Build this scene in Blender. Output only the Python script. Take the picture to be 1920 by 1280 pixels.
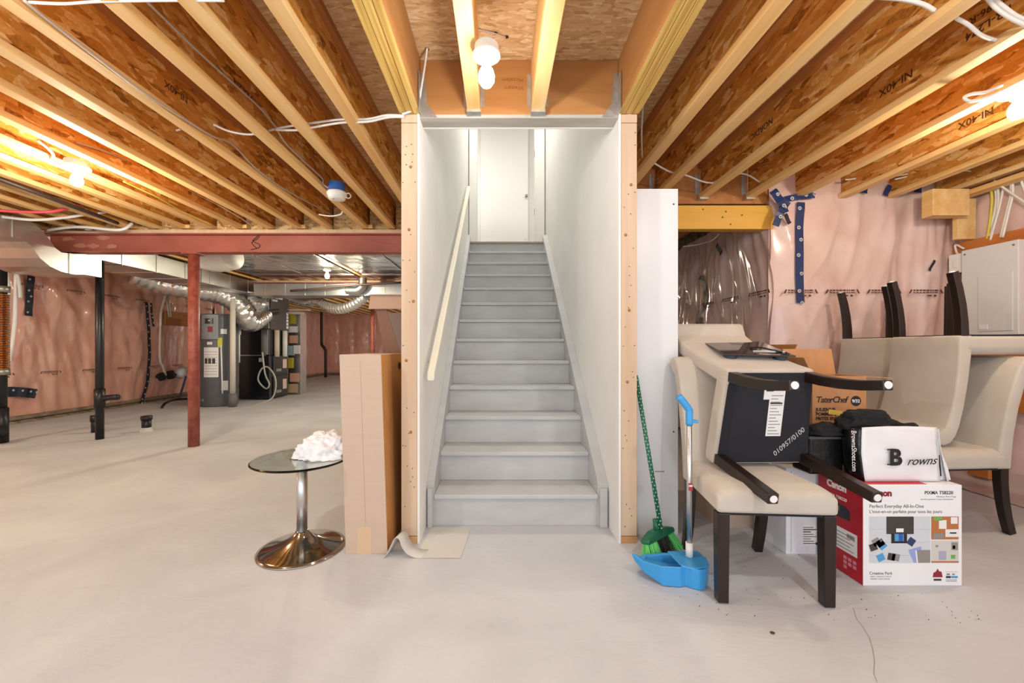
import bpy, bmesh, math, random
from mathutils import Vector, Matrix, noise
random.seed(7)
R = math.radians
scene = bpy.context.scene
for o in list(bpy.data.objects): bpy.data.objects.remove(o)
col = scene.collection

# ------------------------------------------------------------------ camera
F, CX, CY, H = 760.0, 936.0, 652.0, 1.09          # focal length in px of a 1920 wide frame, vanishing point, lens height
cam = bpy.data.cameras.new('camera'); camo = bpy.data.objects.new('camera', cam); col.objects.link(camo)
camo.location = (0, 0, H); camo.rotation_euler = (R(90), 0, 0)
cam.sensor_width = 36; cam.lens = F/1920*36; cam.shift_x = (960-CX)/1920; cam.shift_y = (CY-640)/1920
cam.clip_start = 0.02; cam.clip_end = 200
scene.camera = camo
# ------------------------------------------------------------------ light
world = bpy.data.worlds.new('world'); scene.world = world; world.use_nodes = True
bg = world.node_tree.nodes['Background']; bg.inputs[0].default_value = (0.93, 0.96, 1.0, 1); bg.inputs[1].default_value = 1.1
scene.view_settings.view_transform = 'Standard'; scene.view_settings.look = 'None'
scene.view_settings.gamma = 1; scene.view_settings.use_curve_mapping = False
scene.view_settings.exposure = 0.36
def lamp(name, kind, loc, energy, color=(1, 1, 1), size=0.1, rot=(0, 0, 0), size_y=None):
    l = bpy.data.lights.new(name, kind); l.energy = energy; l.color = color
    if kind == 'AREA':
        l.size = size
        if size_y: l.shape = 'RECTANGLE'; l.size_y = size_y
    elif kind == 'POINT': l.shadow_soft_size = size
    o = bpy.data.objects.new(name, l); o.location = loc; o.rotation_euler = rot; col.objects.link(o); return o
# assumed daylight from behind the camera, an area light with no window modelled
lamp('assumed_rear_daylight', 'AREA', (-0.3, -2.6, 1.45), 40, (0.86, 0.93, 1.0), 5.5, (R(90), 0, 0), 1.6)
# assumed daylight on the stair landing, unseen area light with no side window built
lamp('assumed_hall_daylight', 'AREA', (-1.3, 7.3, 4.3), 11, (1, 0.98, 0.93), 1.0, (0, R(-90), 0))
lamp('added_stair_fill', 'AREA', (0.11, 5.0, 5.5), 40, (1, 0.98, 0.93), 0.5)  # unseen fill light added to brighten the stairs, no fixture there
BULB, BULBW = (0.99, 0.96, 0.92), (1.0, 0.87, 0.66)       # cool and warm bulbs

def W(px, py, Y): return Vector(((px-CX)*Y/F, Y, H-(py-CY)*Y/F))
def WX(px, py, X): return W(px, py, X*F/(px-CX))
def WZ(px, py, Z): return W(px, py, F*(Z-H)/(CY-py))
# ------------------------------------------------------------------ materials
def lin(c):
    if isinstance(c, str): c = tuple(int(c[i:i+2], 16)/255 for i in (0, 2, 4))
    return tuple(x/12.92 if x <= .04045 else ((x+.055)/1.055)**2.4 for x in c) + (1,)
MATS = {}
def M(name, c, rough=.6, metal=0, c2=None, scale=6, stretch=(1, 1, 1), bump=0, bscale=None, coat=0, trans=0, ior=1.45, emit=0, spec=.5, detail=4, contrast=.25, sheen=0):
    if name in MATS: return MATS[name]
    m = bpy.data.materials.new(name); m.use_nodes = True; nt = m.node_tree; N, L = nt.nodes, nt.links
    p = N['Principled BSDF']
    p.inputs['Roughness'].default_value = rough; p.inputs['Metallic'].default_value = metal
    p.inputs['Specular IOR Level'].default_value = spec
    if coat: p.inputs['Coat Weight'].default_value = coat; p.inputs['Coat Roughness'].default_value = .18
    if trans: p.inputs['Transmission Weight'].default_value = trans; p.inputs['IOR'].default_value = ior
    if sheen: p.inputs['Sheen Weight'].default_value = sheen
    if emit: p.inputs['Emission Color'].default_value = lin(c); p.inputs['Emission Strength'].default_value = emit
    p.inputs['Base Color'].default_value = lin(c)
    if c2 or bump:
        tc = N.new('ShaderNodeTexCoord'); mp = N.new('ShaderNodeMapping'); mp.inputs['Scale'].default_value = [scale*s for s in stretch]
        nz = N.new('ShaderNodeTexNoise'); nz.inputs['Scale'].default_value = 1; nz.inputs['Detail'].default_value = detail
        L.new(tc.outputs['Object'], mp.inputs[0]); L.new(mp.outputs[0], nz.inputs['Vector'])
        if c2:
            cr = N.new('ShaderNodeValToRGB'); e = cr.color_ramp.elements
            e[0].position = .5-contrast/2; e[1].position = .5+contrast/2; e[0].color = lin(c); e[1].color = lin(c2)
            L.new(nz.outputs['Fac'], cr.inputs[0]); L.new(cr.outputs[0], p.inputs['Base Color'])
        if bump:
            b = N.new('ShaderNodeBump'); b.inputs['Strength'].default_value = min(1, bump); b.inputs['Distance'].default_value = .02
            if bscale:
                n2 = N.new('ShaderNodeTexNoise'); n2.inputs['Scale'].default_value = bscale; n2.inputs['Detail'].default_value = 3
                L.new(tc.outputs['Object'], n2.inputs['Vector']); L.new(n2.outputs['Fac'], b.inputs['Height'])
            else: L.new(nz.outputs['Fac'], b.inputs['Height'])
            L.new(b.outputs[0], p.inputs['Normal'])
    MATS[name] = m; return m
def osb(name, cols, scale=14, plane='yz', rough=.75):
    m = bpy.data.materials.new(name); m.use_nodes = True; nt = m.node_tree; N, L = nt.nodes, nt.links; p = N['Principled BSDF']
    p.inputs['Roughness'].default_value = rough; p.inputs['Specular IOR Level'].default_value = .25
    tc = N.new('ShaderNodeTexCoord')
    nz = N.new('ShaderNodeTexNoise'); nz.inputs['Scale'].default_value = 6; L.new(tc.outputs['Object'], nz.inputs['Vector'])
    mixv = N.new('ShaderNodeMix'); mixv.data_type = 'VECTOR'; mixv.inputs[0].default_value = .05
    L.new(tc.outputs['Object'], mixv.inputs[4]); L.new(nz.outputs['Color'], mixv.inputs[5])
    outs = []
    for ang, st in ((20, (1, .55, 2.6)), (-35, (1, .6, 2.3)), (75, (1, .7, 2.0))):
        mp = N.new('ShaderNodeMapping'); mp.inputs['Rotation'].default_value = (R(ang), 0, 0) if plane == 'yz' else (0, 0, R(ang))
        s = st if plane == 'yz' else (st[1], st[2], st[0]); mp.inputs['Scale'].default_value = [scale*v for v in s]
        vo = N.new('ShaderNodeTexVoronoi'); vo.inputs['Scale'].default_value = 1
        L.new(mixv.outputs[1], mp.inputs[0]); L.new(mp.outputs[0], vo.inputs['Vector'])
        sp = N.new('ShaderNodeSeparateColor'); L.new(vo.outputs['Color'], sp.inputs[0]); outs.append((sp, vo))
    def math_(op, a, b):
        n = N.new('ShaderNodeMath'); n.operation = op
        for i, v in enumerate((a, b)):
            if isinstance(v, (int, float)): n.inputs[i].default_value = v
            else: L.new(v, n.inputs[i])
        return n.outputs[0]
    # choose among the three layers by each flake's own random value so flakes overlap
    a, b, c = (o[0].outputs for o in outs)
    def mixf(f, x, y):
        n = N.new('ShaderNodeMix'); L.new(f, n.inputs[0]); L.new(x, n.inputs[2]); L.new(y, n.inputs[3]); return n.outputs[0]
    v = mixf(math_('GREATER_THAN', b[1], .5), a[0], b[0]); v = mixf(math_('GREATER_THAN', c[1], .62), v, c[0])
    fine = N.new('ShaderNodeTexNoise'); fine.inputs['Scale'].default_value = 60; fine.inputs['Detail'].default_value = 3; L.new(tc.outputs['Object'], fine.inputs['Vector'])
    v = math_('ADD', math_('MULTIPLY', v, .72), math_('MULTIPLY', fine.outputs['Fac'], .36))
    cr = N.new('ShaderNodeValToRGB'); e = cr.color_ramp.elements
    e[0].position = .12; e[1].position = .95; e[0].color = lin(cols[0]); e[1].color = lin(cols[-1])
    for i, cc in enumerate(cols[1:-1]):
        x = e.new(.12+.83*(i+1)/(len(cols)-1)); x.color = lin(cc)
    L.new(v, cr.inputs[0]); L.new(cr.outputs[0], p.inputs['Base Color'])
    bu = N.new('ShaderNodeBump'); bu.inputs['Strength'].default_value = .25; bu.inputs['Distance'].default_value = .01
    L.new(v, bu.inputs['Height']); L.new(bu.outputs[0], p.inputs['Normal'])
    MATS[name] = m; return m

WEB = osb('osb_web', ('7e480f', 'c88434', 'd29040', 'dea052', 'f0cc90'), 16)
SUB = osb('osb_sheathing', ('b08a5a', 'c8a274', 'd0ac80', 'd6b48a', 'e4cca8'), 30, 'xy')
BLOCK = osb('osb_blocking', ('8a6a40', 'bf9a66', 'd0ad7c', 'e0c49a'), 20)
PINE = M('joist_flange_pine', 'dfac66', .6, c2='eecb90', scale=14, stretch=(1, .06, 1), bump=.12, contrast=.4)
POSTW = M('stud_spruce', 'c6a88a', .65, c2='d6bca0', scale=16, stretch=(1, 1, .07), bump=.12, contrast=.45)
LVLS = M('lvl_face', 'a9733f', .5, c2='b8844e', scale=5, stretch=(.4, .4, 3), bump=.05, contrast=.5)
LVLB = M('lvl_edge', 'b78a3c', .55, c2='e0bd6c', scale=60, stretch=(1, .02, 1), bump=.25, contrast=.3)
YELB = M('yellow_lumber', 'dba032', .5, c2='eab650', scale=10, stretch=(.1, 1, 1.5), bump=.08, contrast=.5)
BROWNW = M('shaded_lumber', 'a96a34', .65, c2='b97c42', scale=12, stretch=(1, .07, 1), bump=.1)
PLYW = M('plywood_board', 'b5672a', .55, c2='cb7f3a', scale=5, stretch=(.3, .3, 2.2), bump=.06, contrast=.5)
DRY = M('drywall_paint', 'e8e6e0', .75, c2='eceae5', scale=3, bump=.02, bscale=120)
DRYEDGE = M('drywall_edge', 'f0ece4', .9)
TRIMW = M('trim_white', 'e9e7e1', .4)
STAIR = M('stair_grey_paint', 'b8b8b8', .5, c2='c0c0bf', scale=4, stretch=(1, 1, 3), bump=.03)
RED = M('beam_red_primer', '9c5344', .55, c2='aa6052', scale=3, bump=.05, bscale=40)
REDCOL = M('column_red_primer', '8a4236', .5, c2='9c5444', scale=14, bump=.15, contrast=.15)
STEEL = M('galvanised_steel', 'b9bbb8', .32, 1, c2='cfd0cc', scale=3, bump=.03, contrast=.4)
FOIL = M('panning_sheet_metal', 'b4b8b6', .2, 1, c2='c8cac6', scale=2, bump=.25, bscale=5)
FLEX = M('flex_duct_foil', 'd6d4ce', .26, .9, bump=.7, bscale=18)
BLACKPL = M('black_plastic_pipe', '17181b', .35)
BLACKM = M('black_appliance_panel', '16191d', .22, c2='1b1e22', scale=4, spec=.6)
COILM = M('coil_case_dark', '3a342f', .4)
GREYT = M('heater_grey', '5d6064', .4)
GREYL = M('heater_panel_grey', '85888c', .4)
WHITE = M('white_plastic', 'f0efec', .4)
PAPERW = M('paper_label', 'e9e8e6', .7)
INK = M('black_print', '17171a', .6)
WIRE = M('white_cable', 'e6e3dc', .45)
WIREY = M('yellow_cable', 'd8c84a', .45)
PINKP = M('red_pex', 'e0505a', .4)
COPPER = M('copper_coil', 'c07a42', .28, 1)
BRASS = M('brass_fitting', 'b8955a', .35, 1)
CARD = M('cardboard', 'c6ae9a', .8, c2='c9b19d', scale=30, stretch=(.1, .1, 1.5))
CARDK = M('cardboard_kraft', 'b98457', .8, c2='c08c5e', scale=20, stretch=(1, 1, .2))
CARDD = M('cardboard_inside', '8d6a55', .85)
CARDO = M('cardboard_side', 'c08a4e', .8, c2='b98048', scale=8)
CHAIRF = M('chair_chenille', 'bdb3a6', .9, c2='c8bfb3', scale=7, bump=.12, bscale=260, sheen=.25, contrast=.5)
ESP = M('espresso_wood', '1f1512', .3, c2='2a1d18', scale=12, stretch=(1, 1, .1))
DUSTC = M('black_dust_cover', '1c1e25', .85, bump=.08, bscale=60)
BLUE = M('blue_plastic', '3f9fe0', .35)
CHROME = M('chrome', 'a8a5a2', .1, 1)
CHROMEB = M('brushed_tube', 'd2d2d2', .34, 1)
GLASS = M('table_glass', 'e6f2ee', .02, trans=1, ior=1.45)
CLOTH = M('white_cloth', 'f0f0f2', .9, bump=.05, bscale=200)
GREENP = M('dark_green_plastic', '1f6b4e', .35)
BRIST = M('green_bristle', '6fe07a', .6)
BRISTB = M('black_bristle', '20231f', .7)
REDBOX = M('printer_box_red', 'b01226', .45)
BOXW = M('printer_box_white', 'eeeef0', .45)
BLKBAG = M('black_vinyl', '0e0e10', .22, bump=.2, bscale=14)
BLKFAB = M('black_fabric', '141416', .9, bump=.25, bscale=45)
BAGW = M('white_vinyl_bag', 'e9e9ec', .3, bump=.08, bscale=9)
TAPE = M('blue_sheathing_tape', '1d3564', .35)
TAPED = M('dark_tape', '1b2130', .4)
SCALEG = M('scale_black_glass', '2b2222', .06, spec=.8)
PANELW = M('breaker_panel_enamel', 'dcdedd', .35)
HANGER = M('galvanised_hanger', 'c3c5c2', .4, .85, c2='d8d8d4', scale=18)
PLATEB = M('bottom_plate_dirty', '7d6a5a', .8, c2='9a8672', scale=10)
DIRT = M('slab_edge_dirt', '7e6f58', .95, c2='a8977c', scale=14, bump=.6)
BULBM = M('bulb_glow', (1.0, .95, .86), emit=14)
LANDW = M('hall_floor_edge', '9a8f7e', .5)
NAVY = M('detector_blue_box', '2c5ea6', .5)
BLUEPH = M('print_blue', '4d9fd0', .5); GREYPH = M('print_grey', '8e8a86', .5); LAVPH = M('print_lavender', '94a4d6', .5)
PHOTOBG = M('print_pale_boards', 'cfd4da', .5); DKPH = M('print_dark', '3d3835', .5); WOODPH = M('print_orange_wood', 'b8703c', .5)
DKRED = M('print_dark_red', '8e1c2c', .5); WHITEP = M('print_white', 'f2eeee', .5); YEL = M('yellow_tag', 'c9c238', .5); GREENPH = M('print_green', '6fae54', .5)

def pink_mat(name, c, c2, rough, coat):
    m = M(name, c, rough, c2=c2, scale=3.2, bump=.5, bscale=6, coat=coat, contrast=.5, detail=6)
    m.node_tree.nodes['Principled BSDF'].inputs['Coat Roughness'].default_value = .12
    return m
PINKL = pink_mat('pink_batt_under_poly', 'dc9c86', 'eabaa6', .5, 1)
PINKR = pink_mat('pink_batt_under_poly_pale', 'd6b0a6', 'e8d0c8', .5, 1)  # paler copy of the pink, reflection off the plastic put into the colour

def concrete():
    m = bpy.data.materials.new('concrete_slab'); m.use_nodes = True; nt = m.node_tree; N, L = nt.nodes, nt.links; p = N['Principled BSDF']
    tc = N.new('ShaderNodeTexCoord')
    def nz(s, d, st=(1, 1, 1), dist=0):
        mp = N.new('ShaderNodeMapping'); mp.inputs['Scale'].default_value = st; L.new(tc.outputs['Object'], mp.inputs[0])
        n = N.new('ShaderNodeTexNoise'); n.inputs['Scale'].default_value = s; n.inputs['Detail'].default_value = d; n.inputs['Distortion'].default_value = dist
        L.new(mp.outputs[0], n.inputs['Vector']); return n.outputs['Fac']
    cr = N.new('ShaderNodeValToRGB'); e = cr.color_ramp.elements
    e[0].position = .34; e[1].position = .62; e[0].color = lin('bfc1c5'); e[1].color = lin('cdcfd2'); L.new(nz(1.5, 7, dist=.6), cr.inputs[0])
    cr2 = N.new('ShaderNodeValToRGB'); e = cr2.color_ramp.elements
    e[0].position = .63; e[1].position = .78; e[0].color = (1, 1, 1, 1); e[1].color = (.90, .89, .88, 1); L.new(nz(4, 8, (1, 2.4, 1), 1.6), cr2.inputs[0])
    mx = N.new('ShaderNodeMix'); mx.data_type = 'RGBA'; mx.blend_type = 'MULTIPLY'; mx.inputs[0].default_value = 1
    L.new(cr.outputs[0], mx.inputs[6]); L.new(cr2.outputs[0], mx.inputs[7]); L.new(mx.outputs[2], p.inputs['Base Color'])
    p.inputs['Roughness'].default_value = .62; p.inputs['Specular IOR Level'].default_value = .3
    b = N.new('ShaderNodeBump'); b.inputs['Strength'].default_value = .12; b.inputs['Distance'].default_value = .02; L.new(nz(9, 6, (1, 1.6, 1), 1), b.inputs['Height']); L.new(b.outputs[0], p.inputs['Normal'])
    return m
CONC = concrete()

# ------------------------------------------------------------------ mesh helpers
class MB:
    def __init__(s): s.v, s.f = [], []
    def add(s, vs, fs):
        n = len(s.v); s.v += [tuple(v) for v in vs]; s.f += [tuple(n+i for i in f) for f in fs]; return s
    def box(s, x0, x1, y0, y1, z0, z1, mat=None):
        vs = [Vector((x, y, z)) for x in (x0, x1) for y in (y0, y1) for z in (z0, z1)]
        if mat: vs = [mat @ v for v in vs]
        return s.add(vs, [(0, 1, 3, 2), (4, 6, 7, 5), (0, 4, 5, 1), (2, 3, 7, 6), (0, 2, 6, 4), (1, 5, 7, 3)])
    def prism(s, poly, a0, a1, axis='x', f=None):
        """poly of 2-D points swept along an axis; axis x: (y,z), y: (x,z), z: (x,y)"""
        n = len(poly)
        def mk(p, a): return {'x': (a, p[0], p[1]), 'y': (p[0], a, p[1]), 'z': (p[0], p[1], a)}[axis]
        vs = [mk(p, a0) for p in poly] + [mk(p, a1) for p in poly]
        if f: vs = [f(Vector(v)) for v in vs]
        fs = [tuple(range(n))[::-1], tuple(range(n, 2*n))] + [(i, (i+1) % n, n+(i+1) % n, n+i) for i in range(n)]
        return s.add(vs, fs)
    def tube(s, pts, r, seg=8, caps=True, square=False):
        pts = [Vector(p) for p in pts]; rs = r if isinstance(r, (list, tuple)) else [r]*len(pts); vs = []; up = None
        for i, p in enumerate(pts):
            t = (pts[min(i+1, len(pts)-1)]-pts[max(i-1, 0)]).normalized()
            if up is None: up = Vector((0, 0, 1)) if abs(t.z) < .9 else Vector((1, 0, 0))
            side = t.cross(up).normalized(); up = side.cross(t).normalized()
            for k in range(seg):
                a = 2*math.pi*(k+(.5 if square else 0))/seg; vs.append(p+(side*math.cos(a)+up*math.sin(a))*rs[i])
        fs = [(i*seg+k, i*seg+(k+1) % seg, (i+1)*seg+(k+1) % seg, (i+1)*seg+k) for i in range(len(pts)-1) for k in range(seg)]
        if caps: fs += [tuple(range(seg))[::-1], tuple(range((len(pts)-1)*seg, len(pts)*seg))]
        return s.add(vs, fs)
    def lathe(s, prof, c=(0, 0, 0), seg=28, mat=None):
        vs = []
        for r, z in prof:
            for k in range(seg):
                a = 2*math.pi*k/seg; v = Vector((c[0]+r*math.cos(a), c[1]+r*math.sin(a), c[2]+z)); vs.append(mat @ v if mat else v)
        n = len(prof)
        fs = [(i*seg+k, i*seg+(k+1) % seg, (i+1)*seg+(k+1) % seg, (i+1)*seg+k) for i in range(n-1) for k in range(seg)]
        if prof[0][0] > 1e-5: fs.append(tuple(range(seg))[::-1])
        if prof[-1][0] > 1e-5: fs.append(tuple(range((n-1)*seg, n*seg)))
        return s.add(vs, fs)
    def grid(s, fn, nu, nv):
        vs = [fn(i/nu, j/nv) for j in range(nv+1) for i in range(nu+1)]; w = nu+1
        return s.add(vs, [(j*w+i, j*w+i+1, (j+1)*w+i+1, (j+1)*w+i) for j in range(nv) for i in range(nu)])
    def mesh(s, name, smooth=False):
        me = bpy.data.meshes.new(name); me.from_pydata(s.v, [], s.f)
        bm = bmesh.new(); bm.from_mesh(me); bmesh.ops.remove_doubles(bm, verts=bm.verts, dist=1e-6); bmesh.ops.recalc_face_normals(bm, faces=bm.faces); bm.to_mesh(me); bm.free()
        if smooth: me.shade_smooth()
        return me
    def build(s, name, mat, parent=None, smooth=False, bevel=0, seg=2, solid=0, subsurf=0):
        return link(name, s.mesh(name, smooth), mat, parent, bevel, seg, solid, subsurf, smooth)
def link(name, me, mat, parent=None, bevel=0, seg=2, solid=0, subsurf=0, smooth=False):
    if mat and not me.materials: me.materials.append(mat)
    o = bpy.data.objects.new(name, me); col.objects.link(o); o.parent = parent
    if solid: md = o.modifiers.new('thickness', 'SOLIDIFY'); md.thickness = solid; md.offset = 0
    if bevel:
        md = o.modifiers.new('bevel', 'BEVEL'); md.width = bevel; md.segments = seg; md.limit_method = 'ANGLE'; md.angle_limit = R(35)
        if smooth: md.harden_normals = False
    if subsurf: md = o.modifiers.new('subdivision', 'SUBSURF'); md.levels = subsurf; md.render_levels = subsurf
    return o
def tag(o, label, cat, group=None):
    o['label'] = label; o['category'] = cat
    if group: o['group'] = group
    return o
def thing(name, label, cat, loc=(0, 0, 0), group=None, mat=None):
    o = bpy.data.objects.new(name, None); col.objects.link(o); o.empty_display_size = .05
    if mat is not None: o.matrix_world = mat
    else: o.location = loc
    return tag(o, label, cat, group)
def struct(o, label=None):
    o['kind'] = 'structure'
    if label: o['label'] = label
    return o
def smooth_path(pts, n=6):
    pts = [Vector(p) for p in pts]; out = []
    for i in range(len(pts)-1):
        p0, p1, p2, p3 = pts[max(i-1, 0)], pts[i], pts[i+1], pts[min(i+2, len(pts)-1)]
        for k in range(n):
            t = k/n; out.append(.5*((2*p1)+(-p0+p2)*t+(2*p0-5*p1+4*p2-p3)*t*t+(-p0+3*p1-3*p2+p3)*t**3))
    out.append(pts[-1]); return out
def local(pts, loc): return [Vector(p)-Vector(loc) for p in pts]
def text(parent, s, size, org, right, up, mat, name='lettering', bold=0, shear=0, align='LEFT', space=1, depth=.0003):
    cu = bpy.data.curves.new('t', 'FONT'); cu.body = s; cu.size = size; cu.extrude = depth; cu.offset = bold; cu.shear = shear; cu.align_x = align; cu.space_character = space
    cu.resolution_u = 3
    o = bpy.data.objects.new('t', cu); col.objects.link(o); dg = bpy.context.evaluated_depsgraph_get(); dg.update()
    me = bpy.data.meshes.new_from_object(o.evaluated_get(dg)); bpy.data.objects.remove(o)
    r, u = Vector(right).normalized(), Vector(up).normalized(); n = r.cross(u)
    mt = Matrix((r, u, n)).transposed().to_4x4(); mt.translation = Vector(org); me.transform(mt); me.materials.clear()
    return link(name, me, mat, parent)
def quad(parent, name, org, right, up, w, h, mat, t=.0006, poly=None):
    r, u = Vector(right).normalized(), Vector(up).normalized(); n = r.cross(u)
    mt = Matrix((r, u, n)).transposed().to_4x4(); mt.translation = Vector(org)
    m = MB()
    if poly: m.prism(poly, 0, t, 'z', lambda v: mt @ v)
    else: m.box(0, w, 0, h, 0, t, mt)
    return m.build(name, mat, parent)
def cable(name, label, pts, r, mat, cat='cable', n=5, seg=6, group=None):
    base = Vector(pts[0]); m = MB().tube(local(smooth_path(pts, n), base), r, seg)
    o = m.build(name, mat, None, smooth=True); o.location = base; return tag(o, label, cat, group)

# ------------------------------------------------------------------ shell
ZJ, ZS, JD = 2.395, 2.697, 0.302             # joist underside, subfloor underside
XL, XR, YC = -7.03, 4.02, 3.56               # left wall, right wall, front facing wall on the right
XI = 2.37                                    # inner return wall on the right
SL, SR = -0.4437, 0.666                      # stairwell drywall faces
YP = 2.263                                   # front of stairwell
YB = 16.3                                    # back wall
struct(MB().grid(lambda u, v: (-7.3+11.6*u, -3+19.6*v, 0), 4, 6).add([(-7.3, -3, -.1), (4.3, -3, -.1), (4.3, 16.6, -.1), (-7.3, 16.6, -.1)], [(0, 3, 2, 1)]).build('floor', CONC), 'pale grey bare concrete slab floor of the basement')
floor = bpy.data.objects['floor']
# crack in the slab and scuffs
cr = [(1600, 1140), (1606, 1160), (1618, 1175), (1630, 1195), (1636, 1215), (1640, 1240), (1638, 1262), (1645, 1279)]
cp = [W(x, y, F*H/(y-CY)) for x, y in cr]; cp = [Vector((p.x, p.y, 0)) for p in cp]
mm = MB()
for a, b in zip(cp[:-1], cp[1:]):
    s_ = (b-a).cross(Vector((0, 0, 1))).normalized()*.0008; mm.add([a-s_+Vector((0, 0, .0006)), a+s_+Vector((0, 0, .0006)), b+s_+Vector((0, 0, .0006)), b-s_+Vector((0, 0, .0006))], [(0, 1, 2, 3)])
mm.build('crack', M('crack_dark', '8a8378', .9), floor)

ceil = MB()
ceil.box(-7.2, -.47, -1.6, YB, ZS, ZS+.02); ceil.box(-.47, .69, -1.6, 2.34, ZS, ZS+.02); ceil.box(.69, 4.15, -1.6, 9, ZS, ZS+.02)
ceiling = struct(ceil.build('ceiling', SUB), 'oriented strand board subfloor above open joists')
def joist(x, y0, y1, w=.07, web=WEB, fl=PINE, solid=False):
    xc = x+w/2
    if solid:
        return MB().box(x, x+w, y0, y1, ZJ, ZS-.001).build('joist', fl, ceiling, bevel=.003)
    o = MB().box(xc-.005, xc+.005, y0, y1, ZJ+.03, ZS-.03).build('joist', web, ceiling)
    MB().box(x, x+w, y0, y1, ZJ, ZJ+.038).build('bottom_flange', fl, o, bevel=.003)
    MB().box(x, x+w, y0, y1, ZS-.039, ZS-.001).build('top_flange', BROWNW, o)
    return o
LJ = [-.887, -1.213, -1.502, -1.90, -2.23, -2.545, -2.87, -3.19, -3.49, -3.80, -4.10, -4.42, -4.74, -5.06, -5.40, -5.75, -6.1, -6.45, -6.8]
for x in LJ: joist(x, -1.5, 16.2)
RJ = [1.034, 1.338, 1.74, 2.145, 2.555, 2.96, 3.37, 3.78]
for x in RJ: joist(x, -1.5, YC-.02)
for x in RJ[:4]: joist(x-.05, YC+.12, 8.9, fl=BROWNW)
PRT = M('web_print', '5c3514', .7)
JO = [o for o in bpy.data.objects if o.name.split('.')[0] == 'joist']
def web_print(j, s_, size, x, y, z, side):
    text(j, s_, size, (x+side*.0056, y, z), (0, 1 if side < 0 else -1, 0), (0, 0, -1), PRT, 'printed_mark', bold=.001)
for k, s_, sz, y, z in ((3, 'NI-40X', .062, 2.13, 2.56), (5, 'NI-40X', .062, 2.45, 2.55), (2, 'NORDIC', .06, 2.62, 2.585), (3, 'PR-L274', .05, 1.72, 2.55), (3, '52096-R', .045, 1.72, 2.61)):
    web_print(JO[len(LJ)+k], s_, sz, RJ[k]+.035, y, z, -1)
for k, s_, sz, y, z in ((3, 'NORDIC', .06, 3.34, 2.60), (3, 'NI-40X', .055, 2.42, 2.58), (2, 'PR-L274', .05, 2.4, 2.58)):
    web_print(JO[k], s_, sz, LJ[k]+.035, y, z, 1)
# centre joists of the stair opening, solid lumber
for x in (-.176, .178): joist(x, -1.5, YP, .072, fl=PINE, solid=True)
def lvl(x0, x1, y0, y1):
    n = 3; w = (x1-x0)/n; o = None
    for i in range(n):
        m = MB().box(x0+i*w+.0008, x0+(i+1)*w-.0008, y0, y1, ZJ, ZS-.001)
        q = m.build('laminated_beam' if i == 0 else 'ply', LVLS, ceiling if i == 0 else o, bevel=.002)
        q.data.materials.append(LVLB)
        for p in q.data.polygons:
            if abs(p.normal.z) > .9: p.material_index = 1
        if i == 0: o = q
lvl(-.556, -.44, -1.5, YP); lvl(.664, .78, -1.5, YP)
# header over the stair opening
hd = MB().box(SL+.002, SR-.002, YP, YP+.045, ZJ-.002, ZS-.001).build('header_beam', LVLS, ceiling, bevel=.002)
MB().box(SL+.002, SR-.002, YP+.046, YP+.09, ZJ-.002, ZS-.001).build('ply', LVLS, hd, bevel=.002)
text(hd, 'Microllam', .03, (.135, YP-.0008, 2.595), (-1, 0, 0), (0, 0, -1), M('faint_print', '8a5222', .6), 'printed_mark')
text(hd, 'Western', .03, (.135, YP-.0008, 2.55), (-1, 0, 0), (0, 0, -1), M('faint_print', '8a5222', .6), 'printed_mark')
hp = MB().box(SL-.004, SR+.004, YP+.0, YP+.10, ZJ-.022, ZJ-.003).build('header_plate', M('grey_plate', 'a9a498', .7, c2='bcb6aa', scale=12, stretch=(.2, 1, 1)), hd)
MB().box(SL, SR, YP+.10, YP+.113, ZJ-.024, 3.2).build('drywall_edge', DRYEDGE, hd)
# metal hangers
def hanger(x0, x1, yf, parent, side=1):
    m = MB(); m.box(x0-.002, x1+.002, yf-.05, yf, ZJ-.016, ZJ-.001)
    m.box(x0-.004, x0-.001, yf-.045, yf, ZJ-.01, ZJ+.20); m.box(x1+.001, x1+.004, yf-.045, yf, ZJ-.01, ZJ+.20)
    m.box(x0-.022, x0-.004, yf-.003, yf-.0005, ZJ+.04, ZJ+.22); m.box(x1+.004, x1+.022, yf-.003, yf-.0005, ZJ+.04, ZJ+.22)
    return m.build('joist_hanger', HANGER, parent)
for x in (-.176, .178): hanger(x, x+.072, YP, ceiling)
for s, x in ((1, -.437), (-1, .661)):
    m = MB(); m.prism([(x, ZJ-.02), (x+s*.09, ZJ-.02), (x+s*.06, ZJ+.02), (x+s*.035, ZJ+.06), (x+s*.02, ZJ+.23), (x, ZJ+.23)], YP-.004, YP-.001, 'y')
    m.box(min(x, x+s*.003), max(x, x+s*.003), YP-.07, YP-.004, ZJ-.01, ZJ+.2)
    m.build('beam_hanger', HANGER, ceiling)
# rim beam and the yellow beam below it (right of the stairs)
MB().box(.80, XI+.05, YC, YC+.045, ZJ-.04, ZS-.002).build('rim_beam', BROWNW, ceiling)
for x in RJ[:4]: hanger(x, x+.07, YC-.003, ceiling)
yb = MB().box(.80, XI+.03, YC-.02, YC+.07, 2.128, 2.335).build('wood_beam', YELB, bevel=.004); tag(yb, 'yellow knotty wood beam spanning under the right joists', 'beam')
for kx, kz in ((1.78, 2.30), (1.98, 2.28), (1.95, 2.23), (2.02, 2.17), (2.12, 2.25)):
    m = MB(); m.lathe([(0, 0), (.008, 0), (.006, .001), (0, .001)], seg=8, mat=Matrix.Translation((kx, YC-.021, kz)) @ Matrix.Rotation(R(90), 4, 'X')); m.build('knot', M('knot_brown', '7a4a18', .6), yb)

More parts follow.
